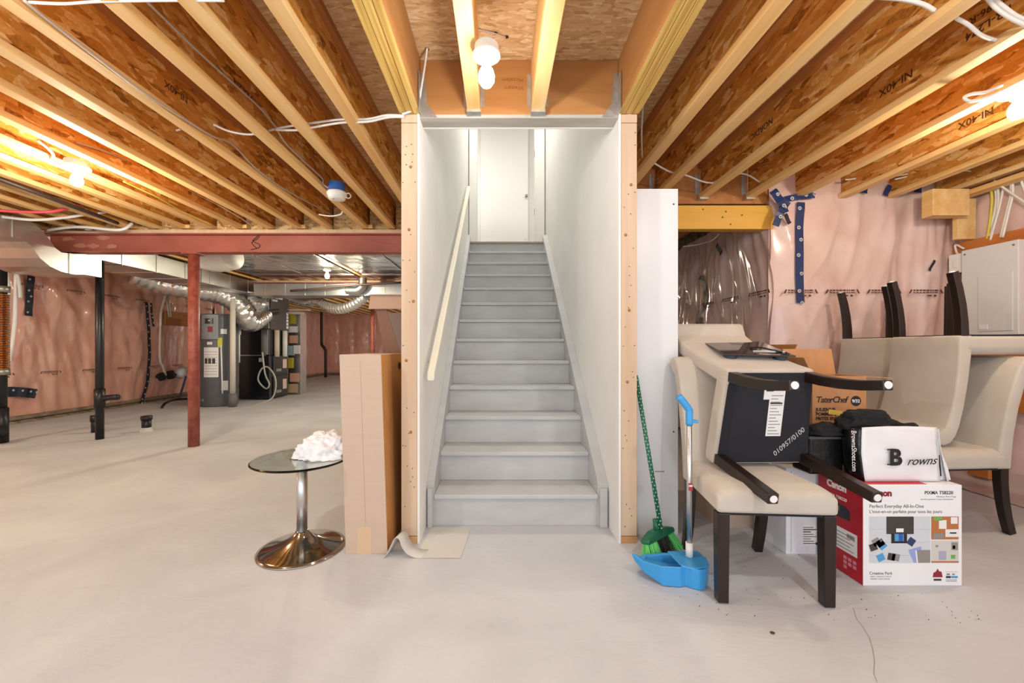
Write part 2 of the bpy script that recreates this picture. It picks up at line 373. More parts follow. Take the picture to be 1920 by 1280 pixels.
# --- poly covered insulated walls
def poly_wall(name, org, u, n, U, V, mat, label, seed, res=.035, amp=1.0, pitch=.6):
    org, u, n = Vector(org), Vector(u), Vector(n); z = Vector((0, 0, 1))
    def fn(a, b):
        p = org+u*(a*U)+z*(b*V); s = a*U
        c = .5+.5*math.cos(2*math.pi*(s/pitch))
        puff = .03*(1-c**3)*min(1, 6*b+.1)*min(1, 6*(1-b)+.1)
        q = Vector((s*1.2+seed, b*V*1.2, seed*.7))
        wr = .022*noise.noise(q*1.4)+.016*noise.noise(Vector((s*5+b*V*2.4*noise.noise(q*.7)+seed, b*V*.9, 3.1)))
        f = noise.noise(Vector((s*9+2.0*b*V*math.sin(s*1.7+seed), b*V*1.3, seed)))
        wr += .020*(1-abs(f))**5
        return p+n*(puff+amp*wr)
    o = MB().grid(fn, int(U/res), int(V/res)).build(name, mat, None, smooth=True)
    return struct(o, label)
wl = poly_wall('wall_left', (XL, -1, .09), (0, 1, 0), (1, 0, 0), 17.3, 2.55, PINKL, 'pink insulation under clear plastic sheeting along the left wall', 1.3, .04, 1.35)
wb = poly_wall('wall_back', (XL, YB, .09), (1, 0, 0), (0, -1, 0), 7.5, 2.55, PINKL, 'far pink insulated wall behind the furnace', 5.1, .06)
wf = poly_wall('wall_front', (XI-.01, YC, .05), (1, 0, 0), (0, -1, 0), XR-XI+.02, 2.63, PINKR, 'pale pink plastic covered insulation behind the stacked chairs', 9.2, .022)
wi = poly_wall('wall_inner', (XI, YC-.03, .05), (0, 1, 0), (-1, 0, 0), 5.4, 2.33, PINKR, 'shaded plastic covered wall running back beside the stairs', 4.4, .025, 1.3)
wr_ = poly_wall('wall_right', (XR, -1.2, .05), (0, 1, 0), (-1, 0, 0), YC+1.25, 2.63, PINKR, 'pink insulated wall carrying the electrical panel', 7.7, .03)
struct(MB().box(XL-.09, XL-.03, -1, YB, 0, ZS).box(XL-.05, XR, YB+.05, YB+.1, 0, ZS).box(XR+.05, XR+.1, -1.2, YC, 0, ZS).box(XI+.04, XR, YC+.05, YC+.1, 0, ZS).box(XI+.05, XI+.1, YC, 9, 0, ZS).box(.7, XI+.1, 8.95, 9, 0, ZS).build('wall_foundation', DIRT), 'foundation wall behind the insulation')
b1 = MB().box(XL-.02, XL+.06, -1, YB, .05, .10).build('baseboard_left', PLATEB); struct(b1, 'grey bottom plate under the left wall')
MB().grid(lambda a, b: (XL-.02+.11*b+.03*noise.noise(Vector((a*80, 0, 0))), -1+17.3*a, .052*(1-b)+.008*noise.noise(Vector((a*200, b*3, 1)))), 300, 3).build('dirt_ledge', DIRT, b1)
b2 = MB().box(XL, .3, YB-.06, YB+.02, .02, .10).build('baseboard_back', PLATEB); struct(b2, 'bottom plate under the far back wall')
b3 = MB().box(XR-.07, XR+.02, -1.2, YC, .0, .05).box(XI, XR, YC-.07, YC+.02, 0, .05).build('baseboard_right', PLATEB); struct(b3, 'bottom plate under the right wall')
# printed rows on the plastic
def print_mesh(w):
    m = MB(); x = 0
    rnd = random.Random(3)
    while x < w:
        d = rnd.uniform(.012, .035); m.box(x, min(x+d, w), .020, .032, 0, .0008); m.box(x, min(x+d*.9, w), .002, .011, 0, .0008); x += d+.006
    m.prism([(-.04, 0), (-.024, 0), (-.008, .03), (-.02, .036)], 0, .0008, 'z'); m.prism([(w+.02, .036), (w+.008, .03), (w+.024, 0), (w+.04, 0)], 0, .0008, 'z')
    m.box(w*.55, w*.72, -.026, -.014, 0, .0008); m.box(w*.8, w*.9, -.028, -.012, 0, .0008)
    return m.mesh('printed_mark')
PM = print_mesh(.22); FADE = M('sheet_print', '5a3b34', .6)
def marks(parent, org, u, n, step, count):
    u, n = Vector(u), Vector(n); mt = Matrix((u, Vector((0, 0, 1)), n)).transposed().to_4x4()
    for i in range(count):
        o = link('printed_mark', PM, FADE, parent); o.matrix_world = Matrix.Translation(Vector(org)+u*step*i) @ mt
marks(wl, (XL+.088, 5.55, .70), (0, 1, 0), (1, 0, 0), .62, 13); marks(wl, (XL+.088, 5.3, 2.0), (0, 1, 0), (1, 0, 0), .62, 8)
marks(wf, (XI+.12, YC-.066, 1.56), (1, 0, 0), (0, -1, 0), .36, 4)
for i in range(3):
    o = link('printed_mark', PM, FADE, wi); o.matrix_world = Matrix.Translation((XI-.07, 4.6-.45*i, 1.56)) @ Matrix(((0, 0, -1, 0), (-1, 0, 0, 0), (0, 1, 0, 0), (0, 0, 0, 1)))
# --- tape
def tape(label, pts, w, n, mat=TAPE, dots=True, parent=None):
    pts = smooth_path(pts, 4); n = Vector(n); m = MB(); base = pts[0]; vs = []
    for i, p in enumerate(pts):
        t = (pts[min(i+1, len(pts)-1)]-pts[max(i-1, 0)]).normalized(); s = t.cross(n).normalized()*w/2
        off = n*(.012+.004*math.sin(i*1.7)); vs += [p-s+off-base, p+s+off-base]
    k = len(pts); m.add(vs, [(2*i, 2*i+1, 2*i+3, 2*i+2) for i in range(k-1)])
    o = m.build('tape_strip', mat, None, solid=.0012); o.location = base; tag(o, label, 'tape')
    if dots:
        L = 0; nxt = .05
        for i in range(1, k):
            L += (pts[i]-pts[i-1]).length
            if L > nxt:
                nxt += .11; t = (pts[i]-pts[i-1]).normalized(); s = t.cross(n).normalized()*(w*.16*(1 if i % 2 else -1))
                mt = Matrix.Translation(pts[i]+s+n*.0165-base) @ n.to_track_quat('Z', 'Y').to_matrix().to_4x4()
                MB().lathe([(.015, 0), (.015, .0006), (.0105, .0006), (.0105, 0)], seg=14, mat=mt).build('logo_ring', WHITEP, o)
                MB().box(-.002, .002, -.006, .006, 0, .0006, mt).build('logo_stroke', WHITEP, o)
    return o
YT = YC-.05
tape('long vertical blue tape strip on the pale plastic wall', [W(1500, 380, YT), W(1497, 450, YT), W(1499, 568, YT)], .068, (0, -1, 0))
tape('blue tape running up beside the fourth right joist', [W(1520, 310, YT), W(1512, 340, YT), W(1506, 365, YT)], .06, (0, -1, 0))
tape('blue tape laid level above the long vertical strip', [W(1465, 376, YT-.02), W(1490, 370, YT-.02), W(1525, 367, YT-.02)], .05, (0, -1, 0))
tape('crumpled blue tape at the end of the yellow beam, upper piece', [W(1447, 358, YT-.05), W(1462, 378, YT-.06), W(1470, 400, YT-.05)], .07, (0, -1, 0))
tape('crumpled blue tape at the end of the yellow beam, lower piece', [W(1452, 424, YT-.06), W(1462, 400, YT-.07), W(1475, 378, YT-.05)], .06, (0, -1, 0))
tape('small dark tape tail hanging below the yellow beam end', [W(1470, 402, YT-.04), W(1479, 420, YT-.03)], .035, (0, -1, 0), TAPED, False)
tape('short blue tape patch between the fifth and sixth right joists', [W(1620, 318, YT), W(1621, 340, YT), W(1617, 363, YT)], .06, (0, -1, 0))
tape('tiny blue tape scrap under the right joist ends', [W(1666, 348, YT), W(1658, 368, YT)], .04, (0, -1, 0), TAPE, False)
tape('blue tape patch beside the wooden block', [W(1722, 333, YT), W(1718, 362, YT)], .065, (0, -1, 0))
tape('dark slit taped on the shaded inner wall', [WX(1314, 518, XI-.04), WX(1324, 555, XI-.04), WX(1312, 595, XI-.04), WX(1307, 620, XI-.04)], .05, (-1, 0, 0), TAPED, False)
tape('small dark tape on the pale wall near the plywood board', [W(1750, 488, YT), W(1740, 508, YT)], .02, (0, -1, 0), TAPED, False)
tape('dark tape at the joist end on the shaded inner wall', [WX(1346, 458, XI-.05), WX(1355, 476, XI-.05)], .05, (-1, 0, 0), TAPED, False)
XT = XL+.072
tape('dark tape strip hanging below the big duct at far left', [WX(57, 517, XT), WX(54, 555, XT), WX(52, 592, XT)], .10, (1, 0, 0), TAPED)
tape('dark blue tape patch low on the wall by the copper pipe', [WX(8, 734, XT), WX(40, 735, XT), WX(66, 738, XT)], .14, (1, 0, 0), TAPED)
tape('long dark tape seam curving down the left wall', [WX(273, 566, XT), WX(277, 610, XT), WX(279, 660, XT), WX(275, 715, XT), WX(264, 755, XT)], .07, (1, 0, 0), TAPED)
tape('short dark tape tail beside the long seam on the left wall', [WX(282, 568, XT), WX(284, 595, XT), WX(287, 612, XT)], .05, (1, 0, 0), TAPED)

# ------------------------------------------------------------------ stairwell
Y1, RUN, RISE = 2.465, .2553, .1955
wsl = struct(MB().box(SL-.0127, SL, YP-.004, 6.9, 0, 5.8).build('wall_stair_left', DRY), 'cream drywall on the left of the stairs')
wsr = struct(MB().box(SR, SR+.0127, YP-.004, 6.9, 0, 5.8).build('wall_stair_right', DRY), 'cream drywall on the right of the stairs')
for wall, x0, x1 in ((wsl, SL-.1035, SL-.0145), (wsr, SR+.0145, SR+.1035)):
    MB().box(x0, x1, YP, YP+.038, .04, ZJ-.05).build('end_post', POSTW, wall, bevel=.003)
    MB().box(x0, x1, YP+.04, YP+.078, .04, ZJ-.05).build('end_post', POSTW, wall, bevel=.003)
    MB().box(x0, x1, YP-.002, 6.9, 0, .038).build('bottom_plate', M('plate_wood', 'b98a5c', .7, c2='c79a6a', scale=10), wall, bevel=.002)
    MB().box(x0, x1, YP-.002, 6.9, ZJ-.048, ZJ-.002).build('top_plate', POSTW, wall, bevel=.002)
    for i in range(1, 11): MB().box(x0, x1, YP+.4*i, YP+.4*i+.038, .04, ZJ-.05).build('stud', POSTW, wall)
    MB().box(min(x0, x1), max(x0, x1), YP+.1, 6.9, ZJ, 5.8).build('upper_wall', DRY, wall)
    rn = random.Random(5 if wall is wsl else 11); nm = MB().lathe([(0, 0), (.0028, 0), (.0028, .001), (0, .001)], seg=8).mesh('nail_head')
    for i in range(26):
        o = link('nail_head', nm, INK, wall); o.matrix_world = Matrix.Translation((rn.uniform(x0+.01, x1-.01), YP-.0012, rn.uniform(.06, 2.3))) @ Matrix.Rotation(R(90), 4, 'X')
# knots on the posts
km = MB().lathe([(0, 0), (.009, 0), (.006, .0008), (0, .0008)], seg=12).mesh('knot'); KN = M('knot_tan', 'a8763f', .6, c2='8a5a2a', scale=60)
for wall, x, z in ((wsl, SL-.05, .62), (wsl, SL-.075, 1.02), (wsl, SL-.035, 1.35), (wsl, SL-.06, 1.75), (wsl, SL-.05, 2.1), (wsr, SR+.05, .9), (wsr, SR+.06, 1.3), (wsr, SR+.04, 1.72), (wsr, SR+.07, 2.0)):
    o = link('knot', km, KN, wall); o.matrix_world = Matrix.Translation((x, YP-.0008, z)) @ Matrix.Rotation(R(90), 4, 'X')
st = thing('staircase', 'grey painted wooden staircase rising between drywall walls', 'staircase', (.11, Y1, 0))
off = Vector((.11, Y1, 0))
xa, xb = -.397-.11, .603-.11
for n in range(1, 14):
    y = (n-1)*RUN; z = RISE*n
    if n < 13: MB().box(xa, xb, y, y+RUN+.03, z-.027, z).build('tread', STAIR, st, bevel=.006, seg=3)
    MB().box(xa, xb, y+.026, y+.044, z-RISE+.001, z-.028).build('riser', STAIR, st)
MB().box(xa, xb, 12*RUN, 12*RUN+.09, 13*RISE-.027, 13*RISE).build('landing_nosing', LANDW, st, bevel=.005)
for x0, x1 in ((SL+.001-.11, xa), (xb, SR-.001-.11)):
    pr = [(.01, 0), (.01, .24), (.05, .275), (12*RUN+.1, 12*RUN*RISE/RUN+.30), (12*RUN+.1, 13*RISE-.3), (.5, 0)]
    MB().prism(pr, x0, x1, 'x').build('stringer', STAIR, st, bevel=.003)
    xm = (x0+x1)/2
    MB().prism([(.012, .252), (.045, .287), (12*RUN+.1, 12*RUN*RISE/RUN+.312), (12*RUN+.1, 12*RUN*RISE/RUN+.3), (.05, .275), (.012, .24)], x0, x1, 'x').build('stringer_cap', STAIR, st)
    MB().box(x0+.008, x1-.008, -.012, .008, 0, .235).build('stringer_end', STAIR, st, bevel=.003)
hr = thing('handrail', 'plain white wooden handrail on the left stair wall', 'handrail', (-.398, 2.35, .92))
MB().prism([(0, -.022), (0, .022), (2.95, .022+2.95*.767), (2.95, -.022+2.95*.767)], -.022, .022, 'x').build('rail', M('rail_cream', 'ece4d0', .45), hr, bevel=.008, seg=3)
for t in (.18, 1.45, 2.7):
    MB().tube([(-.045, t, t*.767-.055), (-.02, t, t*.767-.06), (-.003, t, t*.767-.028)], .007, 8).build('bracket', M('rail_cream', 'ece4d0', .45), hr, smooth=True)
# upper hall
YD = 5.78
struct(MB().box(SL, SR, 5.63, 8.2, 13*RISE-.03, 13*RISE-.002).box(-1.4, 1.6, 6.92, 8.2, 13*RISE-.03, 13*RISE-.002).build('floor_landing', LANDW), 'floor of the upper landing')
struct(MB().box(-1.5, 1.7, 7.9, 8.0, 2.5, 5.8).box(SL-.1, SR+.1, 2.4, 8.0, 5.8, 5.85).box(SL-.1, SR+.1, 2.36, 2.4, ZS, 5.8).box(-1.55, -1.5, 6.9, 8, 2.5, 5.85).box(1.7, 1.75, 6.9, 8, 2.5, 5.85).box(-1.5, 1.7, 6.9, 8.0, 5.8, 5.85).build('wall_hall', DRY), 'white hall wall beyond the landing')
t1 = struct(MB().box(-.425, -.315, YD, YD+.02, 2.54, 4.85).box(.535, .645, YD, YD+.02, 2.54, 4.85).box(-.425, .645, YD, YD+.02, 4.75, 4.85).build('trim_1', TRIMW, bevel=.004), 'white door casing at the top of the stairs')
MB().box(-.34, -.315, YD+.02, YD+.14, 2.54, 4.75).box(.51, .535, YD+.02, YD+.14, 2.54, 4.75).build('jamb', TRIMW, t1, bevel=.002)
for z in (3.0, 3.83): MB().box(.505, .51, YD+.03, YD+.06, z, z+.09).build('hinge', BRASS, t1)
d1 = struct(MB().box(-.36, .56, 7.82, 7.86, 2.54, 5.45).build('door_1', M('door_white', 'f2efe8', .45), bevel=.003), 'white interior door at the top of the stairs')
kz = W(987, 366, 7.75)
MB().lathe([(.012, 0), (.012, .02), (.028, .035), (.028, .055), (.015, .065), (0, .066)], seg=16, mat=Matrix.Translation((kz.x, 7.82, kz.z)) @ Matrix.Rotation(R(90), 4, 'X')).build('door_knob', M('nickel', 'a59c8c', .3, 1), d1, smooth=True)
op = W(985, 446, 7.9); tag(MB().box(op.x-.035, op.x+.035, 7.812, 7.82, op.z-.055, op.z+.055).box(op.x-.016, op.x+.016, 7.81, 7.813, op.z-.03, op.z+.03).build('outlet_plate', WHITE, bevel=.002), 'white wall plate low beside the upstairs door', 'outlet')

# ------------------------------------------------------------------ lamps
def bulb_lamp(label, c, zt, r, energy, tint=BULB):
    """porcelain lamp holder with bare bulb; c = (x,y) and zt = top of its box"""
    t = thing('bare_bulb_lamp', label, 'lamp', (c[0], c[1], zt), 'bare bulb lamps on the joists')
    MB().lathe([(0, 0), (r*.95, 0), (r*.95, -.035), (0, -.035)], seg=24).build('junction_box', M('box_grey_plastic', 'c9c8c2', .5), t, smooth=False)
    MB().lathe([(0, -.034), (r*1.08, -.036), (r*1.1, -.046), (r*.8, -.055), (r*.46, -.062), (r*.42, -.074), (r*.36, -.076), (0, -.076)], seg=28).build('lamp_holder', WHITE, t, smooth=True)
    MB().lathe([(.014, -.075), (.017, -.086), (.029, -.105), (.036, -.130), (.034, -.152), (.021, -.171), (0, -.178)], seg=24).build('bulb', BULBM, t, smooth=True)
    l = lamp('bulb_light', 'POINT', (0, 0, -.215), energy, tint, .035); l.parent = t
    return t
bulb_lamp('bare bulb on white holder hanging before the stairs', (-.055, 1.75), 2.392, .055, 10)
bulb_lamp('bare bulb glowing under the left joists', (-2.98, 2.86), 2.405, .07, 44, BULBW)
bulb_lamp('bare bulb at the right edge under the joists', (2.66, 2.08), 2.44, .065, 24, BULBW)
bulb_lamp('small distant bare bulb behind the red beam', (-2.78, 6.55), 2.385, .055, 60, BULBW)
bulb_lamp('unseen bare bulb added beyond the left edge to light the left wall', (-5.9, 2.5), 2.39, .06, 70, BULBW)  # out of view, added to brighten the left wall and duct
bulb_lamp('unseen bare bulb added behind the stair wall to light the far floor', (-1.6, 11.2), 2.40, .055, 75, BULBW)  # hidden from the camera, added to lift the dark far end
bulb_lamp('unseen bare bulb added overhead left of the camera, above the frame', (-1.9, .75), 2.40, .06, 38)  # extra bulb out of view, gives the near floor light from above
bulb_lamp('unseen bare bulb added overhead right of the camera, above the frame', (1.25, .6), 2.40, .06, 30)  # second extra bulb above the frame, added for the near floor
# smoke detector
sd = thing('smoke_detector', 'white smoke detector hanging from a blue box under the joists', 'smoke detector', (-1.33, 3.32, 2.36))
MB().lathe([(0, .075), (.066, .075), (.066, 0), (0, 0)], seg=20).build('blue_box', NAVY, sd)
MB().lathe([(.074, .004), (.078, -.004), (.078, -.02), (.07, -.024), (.07, -.034), (.064, -.052), (.03, -.056), (0, -.056)], seg=28).build('detector_body', WHITE, sd, smooth=True)
MB().lathe([(.0, -.0575), (.008, -.0575), (.008, -.055), (0, -.055)], (-.02, -.02, 0), 10).build('test_button', M('grey_button', '9a9a98', .5), sd)
MB().tube(smooth_path([(.07, 0, -.01), (.10, 0, -.005), (.115, 0, -.03), (.095, 0, -.045), (.06, 0, -.03)], 5), .004, 6).build('wire_loop', WIRE, sd, smooth=True)

# ------------------------------------------------------------------ steel beam, columns
YBM = 4.43
def ibeam(label, x0, x1, y, z1, h=.205, w=.14, mat=RED, **k):
    t = thing('steel_beam', label, 'beam', (x0, y, z1-h))
    MB().box(0, x1-x0, w/2-.005, w/2+.005, 0, h).build('beam_web', mat, t); MB().box(0, x1-x0, 0, w, 0, .011).build('bottom_flange', mat, t, bevel=.002); MB().box(0, x1-x0, 0, w, h-.011, h).build('top_flange', mat, t, bevel=.002)
    MB().box(0, x1-x0, -.004, w+.004, h+.0005, h+.038).build('nailer_plate', POSTW, t, bevel=.002)
    return t
bm_ = ibeam('long red painted steel beam carrying the left joists', -4.98, -.556, YBM, 2.344)
pm_ = M('primer_patch', 'c08068', .6)
sq = [W(470, 468, YBM+.06), W(485, 464, YBM+.06), W(486, 458, YBM+.06), W(474, 452, YBM+.06), W(479, 446, YBM+.06), W(486, 440, YBM+.06), W(483, 447, YBM+.06), W(472, 455, YBM+.06), W(482, 466, YBM+.06)]
MB().tube(local(smooth_path(sq, 4), bm_.location), .003, 5).build('pencil_scribble', INK, bm_)
rn = random.Random(2)
for px, py in ((128, 448), (195, 445), (150, 461), (175, 461), (210, 462)):
    p = W(px, py, YBM+.062)-Vector(bm_.location); n = 12
    poly = [(.07*math.cos(2*math.pi*i/n)*rn.uniform(.7, 1.2), .028*math.sin(2*math.pi*i/n)*rn.uniform(.6, 1.2)) for i in range(n)]
    quad(bm_, 'paint_patch', p, (1, 0, 0), (0, 0, 1), 0, 0, pm_, .002, poly)
m_ = M('blocking_spruce', 'cbb08c', .7)
for i in range(len(LJ)-2):
    a, b = LJ[i+1]+.07, LJ[i]
    o = MB().box(a+.002, b-.002, YBM+.05, YBM+.06, ZJ+.0, ZS-.002).build('blocking_panel', BLOCK, ceiling)
    if i % 2: MB().box(a+.002, a+.05, YBM-.02, YBM+.05, ZJ, ZJ+.036).build('squash_block', PINE, o)
t = thing('steel_column', 'red painted steel column standing under the near beam', 'column', (-3.39, 4.50, 0))
MB().lathe([(.055, .0), (.055, 2.12)], seg=24).build('pipe', REDCOL, t, smooth=True); MB().box(-.09, .09, -.07, .07, 2.12, 2.138).build('cap_plate', REDCOL, t)
ibeam('second red steel beam far behind the foil panels', -6.6, -.556, 7.76, 2.344)
t = thing('steel_column', 'far red steel column in front of the back insulation wall', 'column', (-2.44, 7.83, 0))
MB().lathe([(.042, .0), (.042, 2.12)], seg=20).build('pipe', REDCOL, t, smooth=True); MB().box(-.08, .08, -.06, .06, 2.12, 2.138).build('cap_plate', REDCOL, t)

# ------------------------------------------------------------------ ducts
XD0, XD1 = -5.22, -4.63
top = [(0, 402), (30, 405), (55, 413), (75, 428), (92, 448), (104, 465), (115, 473), (135, 475.5), (166, 476.5)]
bot = [(0, 441), (30, 446), (50, 453), (62, 465), (75, 484), (95, 500), (115, 509), (135, 514), (166, 515)]
def prof(l):
    r = [WX(x, y, XD1) for x, y in l]; return [(p.y, p.z) for p in r]
tp, bt = prof(top), prof(bot)
tp = [(1.2, 2.34)]+tp; bt = [(1.2, 2.14)]+bt
dt = thing('offset_duct', 'galvanised duct bending down to pass under the red beam', 'duct', (XD0, 3.6, 1.9))
def dl(p): return p-Vector((XD0, 3.6, 1.9))
m = MB(); n = len(tp)
vs = [dl(Vector((x, p[0], p[1]))) for p in tp for x in (XD0, XD1)] + [dl(Vector((x, p[0], p[1]))) for p in bt for x in (XD0, XD1)]
fs = []
for i in range(n-1):
    a = 2*i; b = 2*n+2*i; fs += [(a, a+1, a+3, a+2), (b, b+2, b+3, b+1), (a+1, b+1, b+3, a+3), (a, a+2, b+2, b)]
fs += [(0, 2*n, 2*n+1, 1), (2*n-2, 2*n-1, 4*n-1, 4*n-2)]
m.add(vs, fs).build('duct_body', STEEL, dt)
for k in (2, 8):
    a, b = tp[k], bt[k]; MB().box(XD1-XD0, XD1-XD0+.008, a[0]-3.6-.035, a[0]-3.6+.035, b[1]-1.9, a[1]-1.9).build('seam_strip', STEEL, dt, bevel=.003)
t = thing('trunk_duct', 'long rectangular metal duct running back to the furnace', 'duct', (XD0, 4.72, 2.11))
MB().box(.0, XD1-XD0, 0, 3.95, 0, .235).build('duct_body', STEEL, t, bevel=.004)
for i in range(8): MB().box(-.004, XD1-XD0+.006, .25+i*.5, .262+i*.5, -.006, .24).build('seam_strip', STEEL, t)
MB().box(-.02, XD1-XD0+.0, -.16, .0, -.2, .23).build('end_collar', STEEL, t)
def straps(parent, pts):
    for i, (x, y, z0, z1) in enumerate(pts): MB().box(x, x+.025, y, y+.002, z0, z1).build('hanger_strap', STEEL, parent)
straps(t, [(XD1-XD0+.006, 1.55, .0, .28), (XD1-XD0+.006, 3.2, -.05, .28), (XD1-XD0+.006, 3.5, -.05, .28)])
# panning
for i, (a, b, lab) in enumerate(((-4.35, -3.42, 'foil like sheet metal panel on the joists above the trunk duct'), (-3.40, -2.55, 'rippled sheet metal ceiling panel left of the distant bulb'), (-2.42, -1.62, 'rippled sheet metal ceiling panel right of the distant bulb'), (-1.6, -.9, 'sheet metal ceiling panel nearest the stair wall'))):
    o = MB().grid(lambda u, v: ((b-a)*u, 3.0*v, .006*noise.noise(Vector((u*9+i*7, v*14, 0)))), 24, 60).build('sheet_metal_panel', FOIL, None, smooth=True, solid=.002); o.location = (a, 4.62, ZJ-.014); tag(o, lab, 'sheet metal')
    for k in range(1, 6): MB().box(0, b-a, k*.5, k*.5+.012, -.012, -.006).build('seam', STEEL, o)
t = thing('branch_duct', 'metal duct crossing right behind the furnace to the stair wall', 'duct', (-4.42, 7.3, 2.035))
MB().box(0, 3.86, 0, .42, 0, .215).build('duct_body', STEEL, t, bevel=.004)
for i in range(10): MB().box(.2+i*.36, .208+i*.36, -.004, .424, -.003, .219).build('seam_strip', STEEL, t)
def flex(name, label, pts, r, mat=FLEX, rip=.06, n=14, seg=18, fq=2):
    base = Vector(pts[0]); sp = smooth_path(pts, n); rs = [r*(1+rip*((i//fq) % 2)) for i in range(len(sp))]
    o = MB().tube(local(sp, base), rs, seg).build(name, mat, None, smooth=True); o.location = base; return tag(o, label, 'duct')
flex('flex_duct', 'thick silver flexible duct snaking to the furnace plenum', [W(250, 512, 6.7), W(300, 530, 7.0), W(360, 542, 7.2), W(410, 550, 7.5), W(445, 570, 7.7), W(466, 602, 7.9), W(480, 600, 8.2), W(493, 590, 8.46)], .18, rip=.07)
flex('flex_duct', 'short silver flexible elbow above the big flexible duct', [W(462, 545, 8.1), W(470, 562, 8.15), W(482, 570, 8.25), W(490, 568, 8.47)], .14)
flex('flex_duct', 'thin corrugated silver duct sagging right of the furnace', [W(548, 560, 8.6), W(575, 566, 8.2), W(596, 564, 7.9), W(615, 575, 7.7), W(637, 579, 7.55), W(662, 572, 7.45), W(685, 556, 7.4)], .085, rip=.14, n=20, seg=14)
flex('metal_elbow_duct', 'small round metal elbow rising from the branch duct', [W(650, 544, 7.22), W(670, 544, 7.2), W(679, 536, 7.2), W(680, 522, 7.22)], .07, STEEL, .02)
flex('round_duct', 'white round flexible duct under the red beam near the column', [W(380, 478, 5.1), W(410, 484, 5.15), W(436, 479, 5.1)], .17, M('white_flex', 'ddd8cc', .5), .02)

# ------------------------------------------------------------------ furnace
FX0, FX1, FY0, FY1 = -5.46, -4.82, 8.5, 9.25
t = thing('furnace', 'glossy black gas furnace with plenum and service doors', 'furnace', (FX0, FY0, 0)); fw, fd = FX1-FX0, FY1-FY0
MB().box(0, fw, 0, fd, .02, .93).build('lower_cabinet', BLACKM, t, bevel=.006); MB().box(0, fw, 0, fd, .935, 1.48).build('upper_cabinet', BLACKM, t, bevel=.006)
MB().box(-.004, fw*.9, -.006, 0, .925, .945).build('seam_band', STEEL, t)
MB().box(fw*.76, fw*.97, -.03, -.001, .95, 1.48).build('return_strip', STEEL, t)
pl = MB().box(-.02, fw, -.01, fd, 1.49, 2.2).build('plenum', STEEL, t, bevel=.004)
for px_, pz in ((.50, 1.80), (.48, 2.02)): MB().lathe([(.17, 0), (.17, .02), (.15, .02), (.15, 0)], seg=24, mat=Matrix.Translation((px_, -.03, pz)) @ Matrix.Rotation(R(-90), 4, 'X')).build('duct_collar', STEEL, pl)
MB().box(fw+.001, fw+.03, .0, fd, 1.47, 2.2).build('coil_panel', COILM, t, bevel=.01)
for y0, y1, z0, z1, mt_ in ((.12, .70, .52, .92, BLACKM), (.12, .70, .06, .48, BLACKM)):
    d = MB().box(fw+.001, fw+.025, y0, y1, z0, z1).build('service_door', M('door_dark', '2a2725', .35), t, bevel=.006)
    MB().box(fw+.026, fw+.028, y0+.36, y0+.52, z0+.12, z1-.08).build('sticker', M('sticker_pink', 'd9bdb0', .6), d)
    MB().box(fw+.026, fw+.028, y0+.1, y0+.3, z0+.06, z0+.12).build('badge', M('badge_grey', '8a8a88', .4), d)
for y, mt_ in ((.2, M('pvc_tan', 'd8c4b4', .5)), (.52, WHITE)): MB().tube([(fw+.05, y, .9), (fw+.05, y, 1.47)], .05, 14).build('vent_pipe', mt_, t, smooth=True)
MB().box(fw+.031, fw+.034, .05, .25, 2.08, 2.14).build('sticker', PAPERW, t)
for i in range(5): MB().box(fw+.031, fw+.034, .62, .70, 1.52+.075*i, 1.58+.075*i).build('sticker', PAPERW, t)
MB().box(fw*.70, fw*.80, -.05, -.001, .80, .88).build('trap_box', M('trap_grey', 'b0aca4', .5), t)
flex('condensate_tube', 'grey condensate hose looped on the furnace', [W(492, 660, 8.4), W(497, 700, 8.38), W(505, 720, 8.36), W(498, 728, 8.36), W(484, 712, 8.38), W(490, 692, 8.4), W(502, 688, 8.4), W(515, 705, 8.38), W(517, 728, 8.36), W(508, 748, 8.3), W(480, 758, 7.85), W(440, 770, 7.05), W(420, 771, 7.0)], .016, M('hose_grey', 'b9b4aa', .5), 0, 6, 8)
bpy.data.objects['condensate_tube']['category'] = 'hose'
# duct drop with tags right of the furnace
t = thing('return_duct_drop', 'narrow metal duct drop covered in tags right of the furnace', 'duct', (-4.92, 9.45, 0))
MB().box(0, .28, 0, .3, 0, 1.9).build('duct_body', STEEL, t)
for x, z, w, h, mt_ in ((.02, 1.65, .16, .22, YEL), (.0, 1.45, .22, .14, PAPERW), (.04, 1.2, .18, .18, M('tag_pink', 'dba890', .6)), (-.02, .92, .16, .22, M('tag_blue', 'a8c0cc', .5)), (.13, .95, .15, .2, PAPERW), (.0, .62, .12, .24, YEL), (.05, .3, .2, .2, M('tag_pink', 'dba890', .6)), (.02, .05, .2, .2, M('tag_tan', 'd0b088', .6))):
    MB().box(x, x+w, -.03, -.001, z, z+h).build('tag', mt_, t)
# ------------------------------------------------------------------ water heater
hx, hy = -5.35, 7.75
t = thing('water_heater', 'tall dark grey water heater with digital control panel', 'water heater', (hx, hy, 0))
MB().lathe([(.30, .0), (.31, .02), (.31, 1.66), (.29, 1.72), (0, 1.735)], seg=40).build('tank', GREYT, t, smooth=True)
def patch(par, name, a0, a1, z0, z1, r, mat, th=.01):
    m = MB(); k = 8; vs = []
    for i in range(k+1):
        a = R(a0+(a1-a0)*i/k)
        for rr in (.309, r):
            for z in (z0, z1): vs.append((rr*math.cos(a), rr*math.sin(a), z))
    fs = []
    for i in range(k):
        a, b = 4*i, 4*i+4; fs += [(a+2, b+2, b+3, a+3), (a, a+1, b+1, b), (a+1, a+3, b+3, b+1), (a, b, b+2, a+2)]
    fs += [(0, 2, 3, 1), (4*k, 4*k+1, 4*k+3, 4*k+2)]
    return m.add(vs, fs).build(name, mat, par, smooth=False)
cp_ = patch(t, 'control_panel', -104, -58, 1.25, 1.70, .36, GREYL)
